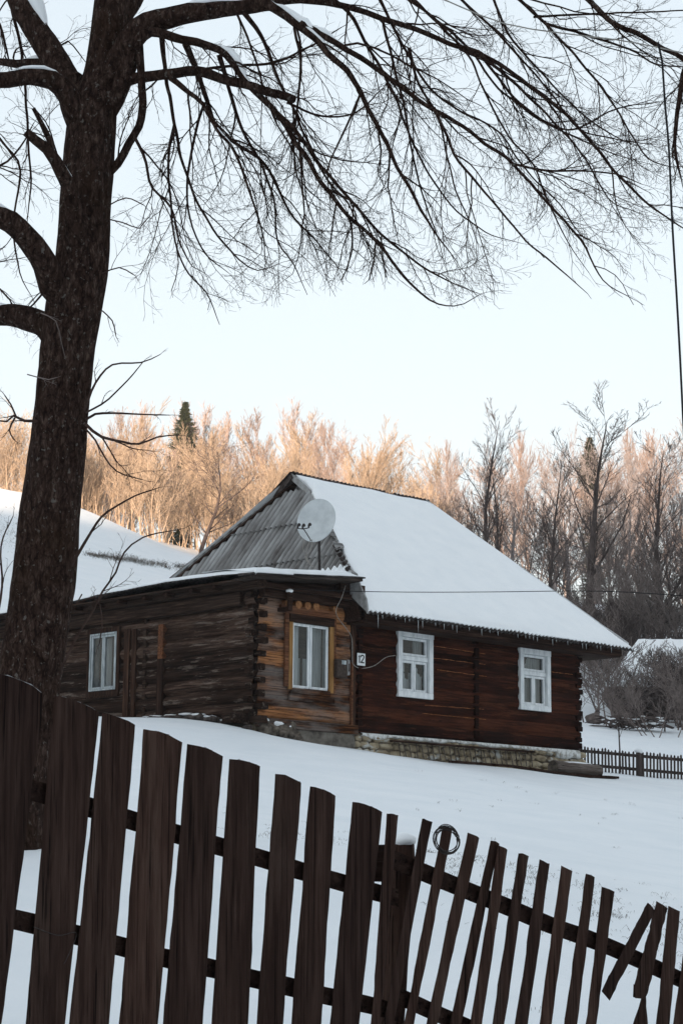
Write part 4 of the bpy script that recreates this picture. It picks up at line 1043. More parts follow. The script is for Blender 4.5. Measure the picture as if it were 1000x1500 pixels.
# heavy limbs left
branch([(128,185),(112,150),(96,115),(80,85),(55,45),(32,5),(10,-45),(-20,-110)], 12, 12.2, 48, 34, .3, snow=(.42,.98,.75), start=.5)
branch([(120,175),(100,140),(75,118),(45,112),(0,117),(-50,120),(-120,150)], 11.95, 11.5, 48, 16, .5, snow=(.2,.5,.5), start=.5)
branch([(112,120),(92,98),(60,93),(30,93),(-5,90),(-70,80)], 12, 12.5, 30, 8, .8, snow=(.15,.45,.8), start=.5)
branch([(122,375),(112,345),(106,300),(95,262),(82,236),(68,218),(52,205),(38,192)], 11.9, 11.55, 34, 13, .3, snow=(.5,.72,.8), start=.5)
branch([(76,228),(72,205),(60,178),(50,158)], 11.7, 11.6, 11, 6, .4, start=.3)
branch([(95,440),(78,418),(66,388),(50,360),(28,335),(0,318),(-40,312),(-110,340)], 11.9, 11.2, 44, 22, .4, snow=(.45,.8,.8), start=.6)
branch([(92,512),(78,490),(60,474),(30,464),(0,461),(-50,470),(-120,500)], 12, 12.4, 44, 20, .4, snow=(.4,.75,.6), start=.6)
# heavy limbs right
branch([(150,172),(168,145),(182,110),(194,72),(206,45),(228,30)], 12, 11.8, 34, 24, .1, start=.9)
branch([(150,130),(172,95),(190,58),(205,42),(232,29),(300,16),(350,11),(395,6)], 12, 11.6, 46, 20, .3, snow=(.5,.98,.9), start=.55)
branch([(165,60),(180,25),(195,0),(210,-40),(240,-120)], 12, 12.3, 34, 22, .2, snow=None, start=.5)
branch([(392,6),(402,12),(434,34),(482,78),(520,120),(534,150),(565,210),(600,276),(635,338),(668,382)], 11.6, 11.2, 17, 3, 1.1, snow=(.02,.25,.8))
branch([(440,36),(490,61),(550,101),(620,150),(650,168),(690,195),(750,240),(800,296),(850,352),(882,410),(925,437)], 11.55, 11., 13, 2.5, 1.2, snow=(.02,.14,.8))
branch([(380,5),(440,0),(500,8),(560,27),(620,47),(668,68),(700,76),(742,102),(795,140),(850,190),(895,245),(940,291),(1000,334),(1050,350)], 11.7, 12.2, 15, 3, 1.2)
branch([(672,70),(710,88),(752,120),(800,168),(850,222),(890,290),(930,310)], 12, 12.4, 8, 2, 1.2)
branch([(540,-40),(600,0),(640,30),(690,75),(730,130),(790,175),(840,200),(900,226),(950,240)], 12.3, 12.8, 8, 2, 1.2)
branch([(640,-40),(675,0),(720,40),(762,86),(800,128),(826,165),(850,190),(905,205),(960,212)], 12.5, 13, 7, 2, 1.2)
branch([(725,-30),(760,0),(800,36),(840,80),(875,120),(900,156),(925,200),(950,232),(985,245),(1010,240)], 12, 12.3, 8, 2, 1.1)
branch([(820,-40),(860,0),(900,35),(930,50),(960,64),(995,83),(1040,110)], 11.8, 12, 9, 7, .9)
branch([(780,25),(830,22),(880,20),(940,18),(1000,15),(1040,14)], 12.2, 12.6, 4, 2, 1.2, droop=.02)
branch([(800,35),(860,52),(920,72),(960,94),(1000,98),(1030,110)], 12.2, 12.6, 5, 2, 1.1, droop=.02)
branch([(1010,85),(1000,110),(993,150),(988,200),(990,235),(997,262)], 12, 12, 10, 4, .8)
branch([(195,70),(222,46),(266,58),(310,69),(340,90),(366,124),(406,168),(438,216),(470,266),(510,316),(550,354),(616,430),(665,448),(705,430)], 11.8, 11.2, 20, 2.5, 1.2, snow=(.2,.33,.9))
branch([(406,168),(430,188),(462,232),(490,268),(510,290),(550,334),(600,376),(640,404),(690,426)], 11.5, 11.8, 9, 2.5, 1.1)
branch([(272,64),(290,108),(302,148),(318,188),(350,216),(380,232),(406,272),(430,320),(466,356),(500,398)], 11.9, 12.4, 12, 2.5, 1.2)
branch([(322,80),(332,118),(342,152),(366,212),(386,248),(402,300),(406,352),(430,388),(450,432)], 11.9, 12.5, 9, 2, 1.1)
branch([(237,54),(240,86),(245,122),(256,184),(270,240),(290,296),(318,344),(350,380),(378,396),(405,388)], 11.9, 11.6, 9, 2.5, 1.2)
branch([(160,170),(174,130),(202,115),(250,108),(286,104),(330,117),(382,130),(430,146)], 12, 11.5, 19, 12, .35, start=.35)
branch([(250,114),(276,134),(298,152),(316,190),(338,214),(350,240),(368,286),(384,340),(388,372)], 11.7, 11.3, 10, 2.5, 1.2, snow=(.35,.48,.7))
branch([(150,262),(172,240),(190,212),(204,185),(209,150),(207,100),(203,50)], 12, 11.8, 13, 12, .3)
branch([(196,195),(206,215),(214,240),(224,276),(250,304),(262,350),(282,390),(300,400)], 11.8, 11.5, 5, 2, 1.1)
branch([(256,184),(246,232),(250,288),(254,340),(270,392),(302,428),(322,476)], 11.8, 12.1, 6, 2, 1.1)
branch([(358,18),(382,52),(402,100),(418,136),(438,180),(466,240),(484,270),(510,300),(534,352),(552,390)], 12, 12.5, 9, 2, 1.2)
branch([(460,-30),(490,0),(518,28),(545,80),(576,136),(600,200),(625,250),(660,300),(710,340),(762,356)], 12.3, 12.7, 9, 2, 1.2)
branch([(548,-20),(566,20),(595,76),(630,130),(670,160),(730,194),(770,250),(820,300),(852,346),(890,360)], 12.6, 13.1, 7, 2, 1.2)
branch([(570,-30),(605,0),(650,42),(690,90),(716,150),(745,200),(780,240),(800,290),(832,356),(862,400)], 12, 11.5, 6, 2, 1.2)
branch([(635,158),(650,190),(665,226),(700,270),(735,312),(770,352),(820,395),(860,430)], 11.2, 11., 6, 2, 1.2)
branch([(600,70),(612,120),(640,170),(655,230),(668,280),(690,330),(700,360)], 12.2, 12.6, 6, 2, 1.1)
branch([(715,-30),(730,20),(752,60),(800,115),(850,165),(900,200),(940,215)], 12.8, 13.2, 5, 2, 1.2)
branch([(560,28),(575,90),(590,150),(605,230),(620,290),(640,345),(650,385)], 12.4, 12.8, 5, 2, 1.1)
branch([(430,34),(440,90),(436,150),(430,210),(436,260),(455,310)], 12.2, 12.5, 5, 2, 1.2)
branch([(330,-20),(352,30),(375,90),(400,170),(440,240),(450,300),(470,350)], 12.6, 13, 6, 2, 1.2)
branch([(530,130),(515,170),(495,210),(480,250),(484,300)], 11.4, 11.4, 4, 1.6, 1.)
branch([(286,104),(340,96),(400,92),(450,70),(500,40)], 11.8, 12., 5, 3, 1., droop=.0)
branch([(300,150),(285,200),(275,260),(278,320),(300,370),(335,400)], 12, 12.3, 5, 2, 1.1)
branch([(420,150),(470,170),(520,165),(560,130)], 11.7, 11.9, 4, 2, 1., droop=0)
branch([(700,75),(760,150),(830,190),(900,160),(960,150)], 12.5, 12.8, 5, 2, 1.1, droop=.0)
branch([(750,240),(800,250),(850,250),(900,255),(940,270)], 11.6, 11.9, 4, 2, 1.2, droop=0)
# fine hanging shoots left of the trunk
branch([(8,-40),(22,30),(32,83),(38,135),(42,200),(46,262),(40,325)], 12.5, 12.6, 6, 3, 1.0, Lm=.7)
branch([(-20,0),(0,37),(10,72),(14,92)], 12.3, 12.3, 6, 3, .8, Lm=.6)
branch([(-60,150),(-20,180),(10,215),(30,250),(20,330),(30,400),(50,440)], 12.6, 12.8, 5, 2, 1.1, Lm=.7)
branch([(-40,230),(0,243),(30,215),(50,180)], 12.4, 12.4, 5, 2, 1., Lm=.6)
branch([(-40,400),(0,424),(15,440),(22,458)], 12.2, 12.2, 6, 2, 1., Lm=.5)
branch([(70,420),(50,445),(30,462)], 12.1, 12.1, 4, 2, 1., Lm=.5)
branch([(60,20),(80,70),(100,60),(125,90)], 12.8, 12.8, 4, 2, 1.5, Lm=.6)
# shoots on the trunk
ENV[0] = False
for pts, w in (([(124,600),(141,561),(165,534),(207,531),(235,519)], 4), ([(126,604),(160,585),(195,548),(210,530)], 3), ([(126,614),(140,606),(180,606),(220,607),(249,608)], 4), ([(126,620),(150,640),(180,648),(204,650),(230,640),(261,637)], 5),
               ([(126,628),(140,645),(150,663),(171,690),(210,703)], 3), ([(55,616),(38,616),(21,609),(10,618),(-20,614)], 5), ([(24,610),(16,592),(8,580)], 3), ([(22,612),(14,630),(22,645)], 3),
               ([(105,828),(118,808),(141,768),(160,748),(198,726),(234,714)], 5), ([(92,975),(118,925),(138,892),(151,866),(170,838),(183,810),(210,787),(270,774)], 4), ([(-4,905),(4,860),(2,800),(20,755)], 4),
               ([(150,400),(175,392),(195,402)], 2), ([(155,320),(180,326),(205,335),(215,322)], 2), ([(160,300),(185,290),(210,300)], 2), ([(150,455),(165,470),(170,490)], 2), ([(120,870),(112,885),(140,875),(150,905),(146,940)], 2)):
    branch(pts, 11.85, 11.7, w, 1.8, .55, droop=-.02, start=.25, Lm=.32, name='shoot', mat='twig')
# pale little twigs in front of the bark
for pts in (([(60,458),(82,470),(90,500),(95,520)]), ([(40,548),(58,553),(72,556),(84,553)])):
    branch(pts, 11.72, 11.72, 1.9, 1.2, .3, start=.3, Lm=.15, name='shoot', mat='brush')

# ------------------------------------------------------------------ overhead wires at the right
mb = MB(); mb.tube(crom([tuple(P(x, y_, 9.+(x-640)*.001)) for x, y_ in ((560,-40),(640,-5),(740,35),(850,52),(900,58),(965,70),(1060,92))], .1), .0035, 5)
tag(mb.build('overhead_wire', M['cable']), 'pale overhead wire passing behind the upper right twigs', 'wire')
mb = MB(); mb.tube(crom([tuple(P(x, y_, 7.5)) for x, y_ in ((963,62),(969,90),(973,150),(979,220),(984,330),(990,430),(995,520),(1001,640),(1010,800))], .06), .0046, 6)
tag(mb.build('hanging_cable', M['black']), 'thick dark cable hanging down along the right edge', 'cable')

# ------------------------------------------------------------------ background trees
def bare_tree(name_mat, seed, hgt, style):
    """returns trunk mesh and crown mesh"""
    r = random.Random(seed); tr = MB(); cr = MB()
    def tw(p, d, L, rad, lvl, up, mb):
        n = {0: 9, 1: 6, 2: 4, 3: 3}[lvl]; pts = [p.copy()]; rs = [rad]; d = d.normalized()
        for i in range(n):
            q_ = style.get('wob', 1.) if lvl == 0 else 1.; d = (d+Vector((r.gauss(0, .10)*q_, r.gauss(0, .10)*q_, r.gauss(0, .07)*q_+up))).normalized(); p = p+d*L/n
            pts.append(p.copy()); rs.append(max(.005, rad*(1-(.93 if lvl == 0 else .78)*(i+1)/n)))
            if lvl < 3 and i >= (1 if lvl else 2):
                for _ in range({0: style['k0'], 1: style['k1'], 2: style['k2']}[lvl]):
                    ax = d.orthogonal().normalized(); ax.rotate(Matrix.Rotation(r.uniform(0, 6.28), 3, d)); cd = d.copy(); cd.rotate(Matrix.Rotation(r.uniform(*style['ang']), 3, ax))
                    tw(p-d*r.uniform(0, 1)*L/n, cd, L*r.uniform(*style['len'][lvl])*(1-.5*i/n), max(style.get('mr', .0085), rs[-1]*.45), lvl+1, up+.02, cr)
        mb.tube(pts, rs, {0: 8, 1: 5}.get(lvl, 3), cap=False)
    for s in range(style.get('stems', 1)):
        d = Vector((r.gauss(0, style.get('lean', .03)), r.gauss(0, style.get('lean', .03)), 1))
        tw(Vector((r.gauss(0, .12*(style.get('stems', 1)-1)), r.gauss(0, .1*(style.get('stems', 1)-1)), -.3)), d, hgt*r.uniform(.85, 1.), style['rad'], 0, 0.015, tr)
    out = []
    for nm, mb in (('trunk', tr), ('crown', cr)):
        me = bpy.data.meshes.new(nm); me.from_pydata(mb.v, [], mb.f); me.update(); me.materials.append(M[name_mat]); out.append(me)
    return out
st_tall = dict(k0=3, k1=3, k2=2, ang=(.3, .7), len=((.2, .36), (.3, .5), (.3, .5)), rad=.085)
st_fan = dict(k0=5, k1=3, k2=2, ang=(.18, .5), len=((.3, .5), (.3, .5), (.3, .5)), rad=.09)
st_up = dict(k0=3, k1=2, k2=2, ang=(.35, .72), len=((.22, .42), (.32, .55), (.3, .55)), rad=.17, mr=.0085, wob=.45, lean=.015)
st_scrub = dict(k0=3, k1=2, k2=2, ang=(.3, .8), len=((.35, .6), (.35, .6), (.3, .5)), rad=.035, stems=5, lean=.3)
st_bush = dict(k0=2, k1=1, k2=1, ang=(.25, .7), len=((.35, .6), (.35, .6), (.3, .5)), rad=.03, stems=5, lean=.22)
st_open = dict(k0=3, k1=2, k2=2, ang=(.45, .95), len=((.35, .6), (.35, .55), (.3, .5)), rad=.19, mr=.012)
T = {'gold': [bare_tree('golden_bark', 100+i, 9.5, st_fan) for i in range(4)], 'rosy': [bare_tree('rosy_bark', 200+i, 10.5, st_tall if i else st_fan) for i in range(3)],
     'grey': [bare_tree('grey_bark', 300+i, 10., st_tall if i % 2 else st_open) for i in range(3)], 'dark': [bare_tree('dark_bark', 400+i, 11.5, st_open) for i in range(3)],
     'goldbush': [bare_tree('golden_bark', 500+i, 4., st_bush) for i in range(2)], 'up': [bare_tree('dark_bark', 800+i, 11.5, st_up) for i in range(3)], 'scrub': [bare_tree('dark_bark', 700+i, 3.2, st_scrub) for i in range(2)], 'bush': [bare_tree('brush', 600+i, 3.6, st_bush) for i in range(3)]}
TREE_HT = {'up': 11.5, 'scrub': 3.2, 'gold': 9.5, 'rosy': 10.5, 'grey': 10., 'dark': 11.5, 'goldbush': 4., 'bush': 3.6}
tr_ = random.Random(77)
def plant(kind, i, loc, sc, rz, name, label, cat, group=None, sw=1.):
    r = empty(name, loc, rz); r.scale = (sc*sw, sc*sw, sc); tag(r, label, cat, group)
    tm, cm = T[kind][i % len(T[kind])]
    for nm, me in (('trunk', tm), ('crown', cm)):
        o = bpy.data.objects.new(nm, me); COL.objects.link(o); o.parent = r
    return r
# tree line
GL = {'gold': ('golden bare tree in the sunlit wood behind the roof', 'golden trees on the sunlit hillside'), 'rosy': ('rosy-brown bare tree on the upper edge of the wood', 'rosy-brown trees along the skyline'),
      'grey': ('slender grey bare tree in the shaded wood at the right', 'grey trees in the shaded wood'), 'dark': ('dark bare tree rising from the shaded wood', 'dark trees of the shaded wood')}
# skyline height in photo pixels
def sky_y(px): return lerp(px, [-60, 0, 60, 130, 200, 240, 300, 350, 420, 480, 540, 600, 650, 700, 760, 820, 880, 930, 1000, 1080], [610, 622, 618, 604, 615, 628, 612, 634, 632, 616, 634, 664, 668, 664, 655, 650, 648, 640, 655, 650])
def treeat(kind, px, Y, topy, **kw):
    b = G(px, Y); t = P(px, topy, Y); h = t.z-b.z
    return plant(kind, tr_.randrange(4), b, h/TREE_HT[kind]*1.02, tr_.uniform(0, 6.28), **kw)
cnt = 0
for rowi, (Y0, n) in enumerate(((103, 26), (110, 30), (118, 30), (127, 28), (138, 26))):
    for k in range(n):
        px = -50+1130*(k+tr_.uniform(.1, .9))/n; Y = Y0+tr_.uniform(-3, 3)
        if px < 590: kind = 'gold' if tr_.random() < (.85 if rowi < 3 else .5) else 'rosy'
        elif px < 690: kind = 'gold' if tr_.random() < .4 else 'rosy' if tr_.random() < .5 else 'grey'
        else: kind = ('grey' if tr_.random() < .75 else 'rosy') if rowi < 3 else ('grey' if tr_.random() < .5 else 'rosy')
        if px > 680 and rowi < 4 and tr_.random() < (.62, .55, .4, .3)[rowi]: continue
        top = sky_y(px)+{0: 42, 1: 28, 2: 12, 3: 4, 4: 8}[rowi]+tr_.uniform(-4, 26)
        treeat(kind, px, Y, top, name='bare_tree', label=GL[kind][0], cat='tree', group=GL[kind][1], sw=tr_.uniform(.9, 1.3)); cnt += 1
for k in range(34):
    px = -40+430*(k+tr_.random())/34; Y = tr_.uniform(100.5, 106)
    q = G(px, Y); plant('goldbush', k, q, tr_.uniform(.7, 1.35), tr_.uniform(0, 6), 'bush', 'golden scrub bush at the foot of the sunlit wood', 'bush', 'golden scrub at the wood edge')
for k in range(9):
    px = 880+210*(k+tr_.random())/9; Y = tr_.uniform(82, 104)
    q = G(px, Y); plant('bush', k, q, tr_.uniform(.9, 1.7), tr_.uniform(0, 6), 'bush', 'grey-brown scrub bush on the shaded slope behind the small cabin', 'bush', 'grey scrub on the right slope')
for k in range(5):
    px = 640+240*(k+tr_.random())/5; Y = tr_.uniform(96, 112)
    q = G(px, Y); plant('bush', k, q, tr_.uniform(1.1, 1.9), tr_.uniform(0, 6), 'bush', 'grey-brown thicket bush showing above the right roof slope', 'bush', 'thicket above the right roof slope')
# the singular ones
for (kind, px, Y, top, nm, lb, sw) in (
    ('dark', 289, 98.5, 636, 'bare_tree', 'lone open-crowned bare tree on the snowy crest just left of the roof', 1.25),
    ('up', 712, 92, 592, 'bare_tree', 'tall dark bare tree rising directly above the middle of the snowy roof', 1.),
    ('up', 730, 93, 640, 'bare_tree', 'shorter dark trunk just right of the tall tree above the snowy roof', .9),
    ('up', 803, 94, 642, 'bare_tree', 'slim dark tree standing between the two tallest trees', .9),
    ('up', 862, 90, 584, 'bare_tree', 'tallest dark bare tree with wide crown above the right roof corner', 1.45),
    ('up', 968, 88, 640, 'bare_tree', 'dark spreading tree near the right edge behind the cabin', 1.3),
    ('dark', 930, 86, 760, 'bare_tree', 'low dark many-branched tree above the small snowy cabin roof', 1.5),
    ('grey', 642, 101, 664, 'bare_tree', 'grey rounded tree just beyond the right end of the ridge', 1.2)):
    treeat(kind, px, Y, top, name=nm, label=lb, cat='tree', sw=sw)
# spruce
def spruce(px, Y, top, wpx, label):
    b = G(px, Y); t = P(px, top, Y); h = t.z-b.z; root = empty('spruce_tree', b); tag(root, label, 'tree')
    mb = MB(); mb.tube([(0, 0, -.2), (0, 0, h)], [.16, .02], 6); mb.build('trunk', M['dark_bark'], root)
    mb = MB(); r = random.Random(3); W = wpx/2/F*Y
    z = h-.05
    while z > h*.15:
        f = (h-z)/h; L = min(W*1.6, .1+(h-z)*.42); k = 9
        for q in range(k):
            a = r.uniform(0, 6.28); d = Vector((math.cos(a), math.sin(a), 0)); LL = L*r.uniform(.7, 1.1)
            for s in range(9):
                t_ = (s+1)/9; c = d*LL*t_+Vector((0, 0, z+.35*LL*t_*t_-.5*LL*t_)); w = .20*(1.15-t_)*(.5+LL*.5)+.05
                for g_ in range(4):
                    a2 = r.uniform(0, 6.28); e = Vector((math.cos(a2), math.sin(a2), r.uniform(-.9, .1)))*w*1.5; sd = e.cross(Vector((r.random(), r.random(), 1))).normalized()*w*.22
                    mb.add([c-sd, c+sd, c+e], [(0,1,2)])
        z -= .10 if h-z < 4 else .3
    mb.build('crown', M['needle'], root)
spruce(262, 122, 588, 36, 'dark green spruce sticking up above the golden wood')
spruce(868, 128, 640, 26, 'small dark spruce half hidden behind the tallest bare tree')

# bushes around the cabin
for i, (px, Y, s, lb) in enumerate(((868, 66, .7, 'bare bush just right of the house corner'), (903, 67, .75, 'bare bush in front of the cabin wall, left one'), (984, 66, .75, 'dense dark bush near the right edge above the small fence'),
        (1008, 64, .8, 'dark bush cut by the right edge of the photo'), (882, 71, 1.1, 'tall grey bush beside the left end of the cabin'), (955, 62, .5, 'low twiggy bush on the snow above the small fence'))):
    plant('bush', i, G(px, Y), s, i*1.3, 'bush', lb, 'bush', sw=1.4)
for i, (px, Y, sc_) in enumerate(((893, 82, 1.0), (912, 84, 1.2), (930, 86, 1.1), (880, 80, .9), (1000, 84, 1.3))):
    plant('bush', i+1, G(px, Y), sc_, i*2.1, 'bush', 'grey-brown scrub bush on the shaded slope behind the small cabin', 'bush', 'grey scrub on the right slope', sw=1.2)
for i in range(13):
    px = (872, 884, 893, 903, 912, 921, 930, 938, 990, 1004, 1016, 985, 865)[i]; Y = (80, 86, 82, 84, 88, 86, 91, 94, 80, 84, 78, 90, 88)[i]
    plant('scrub', i, G(px, Y), tr_.uniform(.6, .85), i*2.1, 'bush', 'dark scrub bush growing round the small snowy cabin roof', 'bush', 'dark scrub round the cabin', sw=1.1)
for i, (px, Y, sc_, lb) in enumerate(((996, 71.5, .95, 'dark dense bush hiding the right part of the cabin roof'), (1012, 70, 1.05, 'dark bush at the right edge in front of the cabin'), (966, 72, .75, 'smaller dark bush against the middle of the cabin wall'))):
    plant('scrub', i, G(px, Y), sc_, i*1.1, 'bush', lb, 'bush', sw=1.1)
# cabin behind
cab = empty('cabin', G(950, 75)); tag(cab, 'small dark log cabin with snowy roof half hidden by bushes at the right', 'cabin')
e0, e1, r0, r1 = P(888, 1003, 73.5), P(1075, 1003, 73.5), P(934, 940, 76.5), P(1120, 940, 76.5)
mb = MB(); rr = [[e0.lerp(e1, j/20).lerp(r0.lerp(r1, j/20), i/10)+Vector((0, 0, .1+.05*nz(i, j, 0, .7))) for j in range(21)] for i in range(11)]; mb.grid(rr)
bk = [[r0.lerp(r1, j/20)+Vector((0, i*.4, .1-i*.25)) for j in range(21)] for i in range(9)]; mb.grid(bk)
mb.grid([[p-Vector((0, 0, .18)) for p in rr[0]], rr[0]]); worldbuild(mb, 'roof_snow', M['roof_snow'], cab, True)
mb = MB(); zb = gz(e0.x, 74)-.3
mb.box((e0.x+.35, 74, zb), (e1.x, 74.1, e0.z+.05)); mb.box((e0.x+.35, 74.103, zb), (e0.x+.45, 79, e0.z+.05))
mb.add([(e0.x+.35, 74, e0.z), (r0.x+.35, 76.5, r0.z-.05), (e0.x+.35, 79.3, e0.z)], [(0,1,2)])
for k in range(int((e0.z-zb-.2)/.26)): mb.tube([(e0.x+.3, 73.97, zb+.25+k*.26), (e1.x, 73.97, zb+.25+k*.26)], .12, 8)
worldbuild(mb, 'wall', M['far_wall'], cab)
mb = MB(); mb.add([e0+Vector((-.02, 0, 0)), e1, r1, r0], [(0,1,2,3)]); mb.add([r0, r1, r1+Vector((0, 3.2, -2)), r0+Vector((0, 3.2, -2))], [(0,1,2,3)]); worldbuild(mb, 'roof', M['sheet_dark'], cab)
# brush pile
q = G(935, 64); mb = MB(); rl = random.Random(9)
for k in range(170):
    a = rl.uniform(0, 3.14); r_ = rl.uniform(0, 1); c = Vector((rl.gauss(0, .55), rl.gauss(0, .3), .08+abs(rl.gauss(0, .22)))); d = Vector((math.cos(a)*1.3, math.sin(a)*.5, rl.gauss(0, .25)))*rl.uniform(.3, .7)
    mb.tube([c-d*.5, c+Vector((0, 0, .04)), c+d*.5], [.035*rl.uniform(.3, 1), .025, .012], 5)
o = mb.build('brush_pile', M['dark_bark']); o.location = q; tag(o, 'heap of dark cut branches with snow on the slope behind the small fence', 'brush pile')
mb = MB()
for k in range(16): mb.blob((rl.gauss(0, .5), rl.gauss(-.1, .2), .28+rl.uniform(-.1, .18)), (rl.uniform(.08, .2), .1, .035), k, 1, .3)
mb.build('snow', M['roof_snow'], o, True)
mb = MB(); mb.blob((0, 0, .15), (.28, .22, .2), 4, 2, .3); o = mb.build('stump', M['brush'], None, True); o.location = G(868, 66.5); tag(o, 'brown stump in the snow just right of the house corner', 'stump')

# small picket fence at the right
sf = empty('small_picket_fence', G(925, 50)); tag(sf, 'low grey picket fence on the snow right of the house', 'fence')
def sfp(px, zoff, dy=0): g_ = P(px, 1131+(px-850)*.09, 50); return Vector((g_.x, 50+dy, g_.z+zoff))
px = 846.; rl = random.Random(2)
while px < 1075:
    if not (928 < px < 940):
        p = sfp(px, -.05); h = .66+rl.uniform(-.03, .03); w = .024; ln = rl.uniform(-.015, .015)
        mb = MB(); th = .018
        fa = [(-w, 0), (w, 0), (w+ln, h), (ln, h+.035), (-w+ln, h)]
        a = [p+Vector((x, 0, z)) for x, z in fa]; b = [q+Vector((0, th, 0)) for q in a]; k = 5
        mb.add(a+b, [tuple(range(k)), tuple(range(2*k-1, k-1, -1))]+[(i, i+k, (i+1) % k+k, (i+1) % k) for i in range(k)])
        worldbuild(mb, 'picket', M['small_fence'], sf)
    px += 5.05
for zo in (.16, .50):
    mb = MB(); rings = []
    for k in range(12):
        p = sfp(845+k*21, zo, .022); rings.append([p, p+Vector((0, .05, 0)), p+Vector((0, .05, .075)), p+Vector((0, 0, .075))])
    mb.loft(rings); worldbuild(mb, 'rail', M['small_fence'], sf)
for px_ in (848.5, 935.5):
    p = sfp(px_, -.1, .0); mb = MB(); mb.tube([p, p+Vector((0, 0, .72))], [.085, .075], 10); po = worldbuild(mb, 'post', M['small_fence'], sf, True)
    mb = MB(); mb.blob(p+Vector((0, 0, .76)), (.11, .1, .07), px_, 2, .3); so = worldbuild(mb, 'snow', M['roof_snow'], sf, True); so.parent = po
p = G(905.5, 50.6); mb = MB(); mb.tube([p-Vector((0,0,.1)), p+Vector((0, 0, .5)), p+Vector((-.02, 0, 1.1)), p+Vector((-.0, 0, 1.7))], [.03, .022, .018, .008], 6)
for k in range(7): a = p+Vector((0, 0, .9+k*.11)); mb.tube([a, a+Vector((rl.uniform(-.25, .25), rl.uniform(-.2, .2), .25))], [.008, .004], 4)
tag(mb.build('young_tree', M['dark_bark']), 'thin young tree standing right behind the small picket fence', 'tree')

# ------------------------------------------------------------------ dry grass poking through the snow
mb = MB(); rl = random.Random(21)
def tuft(c, n, h, w):
    for _ in range(n):
        a = rl.uniform(0, 6.28); b = c+Vector((rl.gauss(0, w), rl.gauss(0, w), -.01)); d = Vector((math.cos(a), math.sin(a), 0))*h*rl.uniform(.3, 1.2)
        t = b+d*.6+Vector((0, 0, h*rl.uniform(.4, 1))); e = b+d*1.2+Vector((0, 0, h*rl.uniform(.1, .8)))
        mb.tube([b, t, e], [.0016*h/.05, .0012*h/.05, .0005], 3, cap=False)
for k in range(800):
    px = rl.uniform(560, 1040); t = (px-600)/400; Y = 12-1.2*t+rl.gauss(.5, .9)
    if nz(px*.02, Y*1.2, 4) < .02: continue
    tuft(G(px, Y), rl.randint(2, 6), rl.uniform(.015, .04), .03)
for k in range(60): tuft(G(rl.uniform(330, 560), rl.uniform(13, 19)), 4, .03, .04)
for k in range(26): tuft(G(rl.uniform(600, 1000), rl.uniform(20, 34)), 3, .05, .03)
g1 = mb.build('dry_grass', M['dry_grass']); g1['kind'] = 'stuff'; g1['label'] = 'dry grass blades poking through the snow'
mb = MB()
for k in range(900):
    t = rl.random(); px = 120+190*t; Y = 86+4*t+rl.gauss(0, .5)
    if nz(px*.05, Y*.7, 2) < -.15: continue
    tuft(G(px, Y), 3, .16, .12)
for k in range(250):
    px = rl.uniform(-20, 60); Y = 86+rl.gauss(0, 2)
    tuft(G(px, Y), 2, .13, .12)
g2 = mb.build('hillside_grass', M['dry_grass']); g2['kind'] = 'stuff'; g2['label'] = 'band of dry grass across the snowy hillside'

# ------------------------------------------------------------------ light, sky, camera
SKYV = 1.68
w = bpy.data.worlds.new('World'); SC.world = w; w.use_nodes = True; nt = w.node_tree; bg = nt.nodes['Background']
sky = nt.nodes.new('ShaderNodeTexSky'); sky.sky_type = 'NISHITA'; sky.sun_disc = False; sky.sun_elevation = SUN_EL
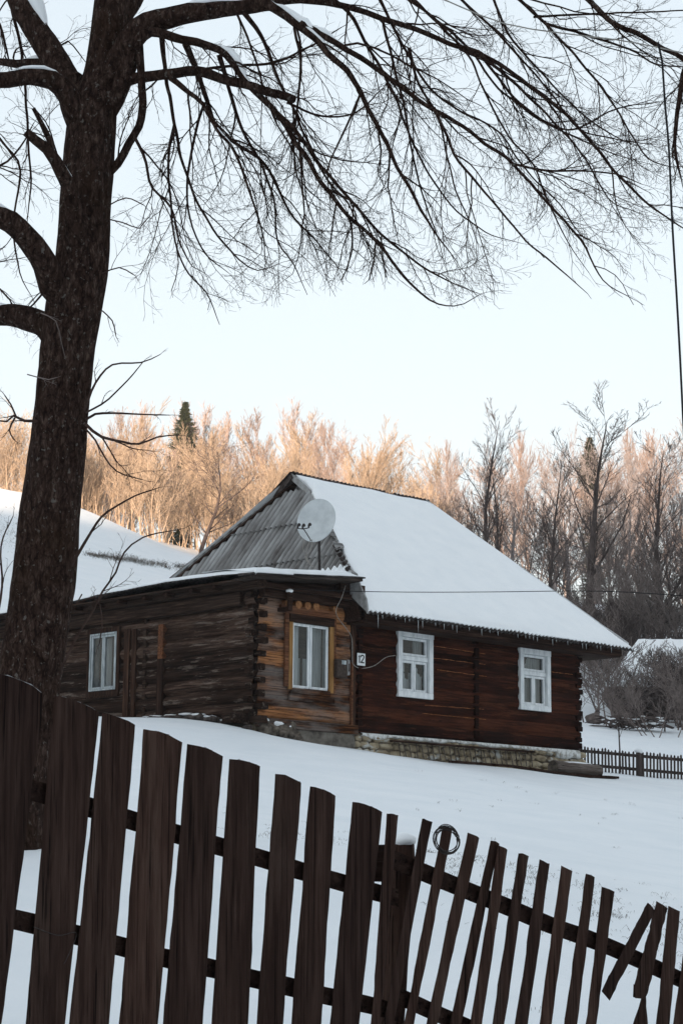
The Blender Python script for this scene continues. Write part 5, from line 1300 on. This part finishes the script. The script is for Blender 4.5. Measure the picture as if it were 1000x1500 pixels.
# direction to the sun: behind the camera (-Y)
sd = Vector((math.sin(SUN_AZ)*-1*-1, -math.cos(SUN_AZ), 0)); sd = Vector((math.sin(SUN_AZ), -math.cos(SUN_AZ), 0))
sky.sun_rotation = math.atan2(sd.x, sd.y)
sky.air_density = 1.0; sky.dust_density = .6; sky.ozone_density = 1.5; sky.altitude = 500
gm = nt.nodes.new('ShaderNodeGamma'); gm.inputs['Gamma'].default_value = .3
hs = nt.nodes.new('ShaderNodeHueSaturation'); hs.inputs['Saturation'].default_value = .82; hs.inputs['Value'].default_value = SKYV
nt.links.new(sky.outputs[0], gm.inputs[0]); nt.links.new(gm.outputs[0], hs.inputs['Color']); nt.links.new(hs.outputs[0], bg.inputs['Color']); bg.inputs['Strength'].default_value = .15
sl = bpy.data.lights.new('sun', 'SUN'); sl.energy = 4.0; sl.angle = math.radians(.5); sl.color = (1, .76, .56)
so = bpy.data.objects.new('sun', sl); COL.objects.link(so)
dirv = -(sd*math.cos(SUN_EL)+Vector((0, 0, math.sin(SUN_EL)))); so.rotation_euler = dirv.to_track_quat('-Z', 'Y').to_euler(); so.location = (0, -20, 40)
cam = bpy.data.cameras.new('camera'); co = bpy.data.objects.new('camera', cam); COL.objects.link(co); SC.camera = co
cam.sensor_fit = 'VERTICAL'; cam.sensor_height = 36; cam.lens = 36*F/1500; cam.clip_end = 3000; cam.clip_start = .05
co.matrix_world = Matrix.Rotation(math.pi/2+PITCH, 4, 'X') @ Matrix.Rotation(ROLL, 4, 'Z')
SC.view_settings.view_transform = 'Standard'; SC.view_settings.look = 'None'; SC.view_settings.exposure = 1.58; SC.view_settings.gamma = 1
SC.cycles.transparent_max_bounces = 12
HAZE = .0004
mb = MB(); mb.box((-420, -320, -40), (420, 430, 62)); mb2 = mb.build('haze', None); mb2['kind'] = 'stuff'; mb2['label'] = 'thin cold morning haze'
hm = bpy.data.materials.new('haze'); hm.use_nodes = True; hn = hm.node_tree; hn.nodes.remove(hn.nodes['Principled BSDF'])
pv = hn.nodes.new('ShaderNodeVolumePrincipled'); pv.inputs['Color'].default_value = (.93,.95,.97,1); pv.inputs['Density'].default_value = HAZE
hn.links.new(pv.outputs[0], hn.nodes['Material Output'].inputs['Volume']); mb2.data.materials.append(hm)
print('trees', cnt, 'polys', sum(len(m.polygons) for m in bpy.data.meshes))
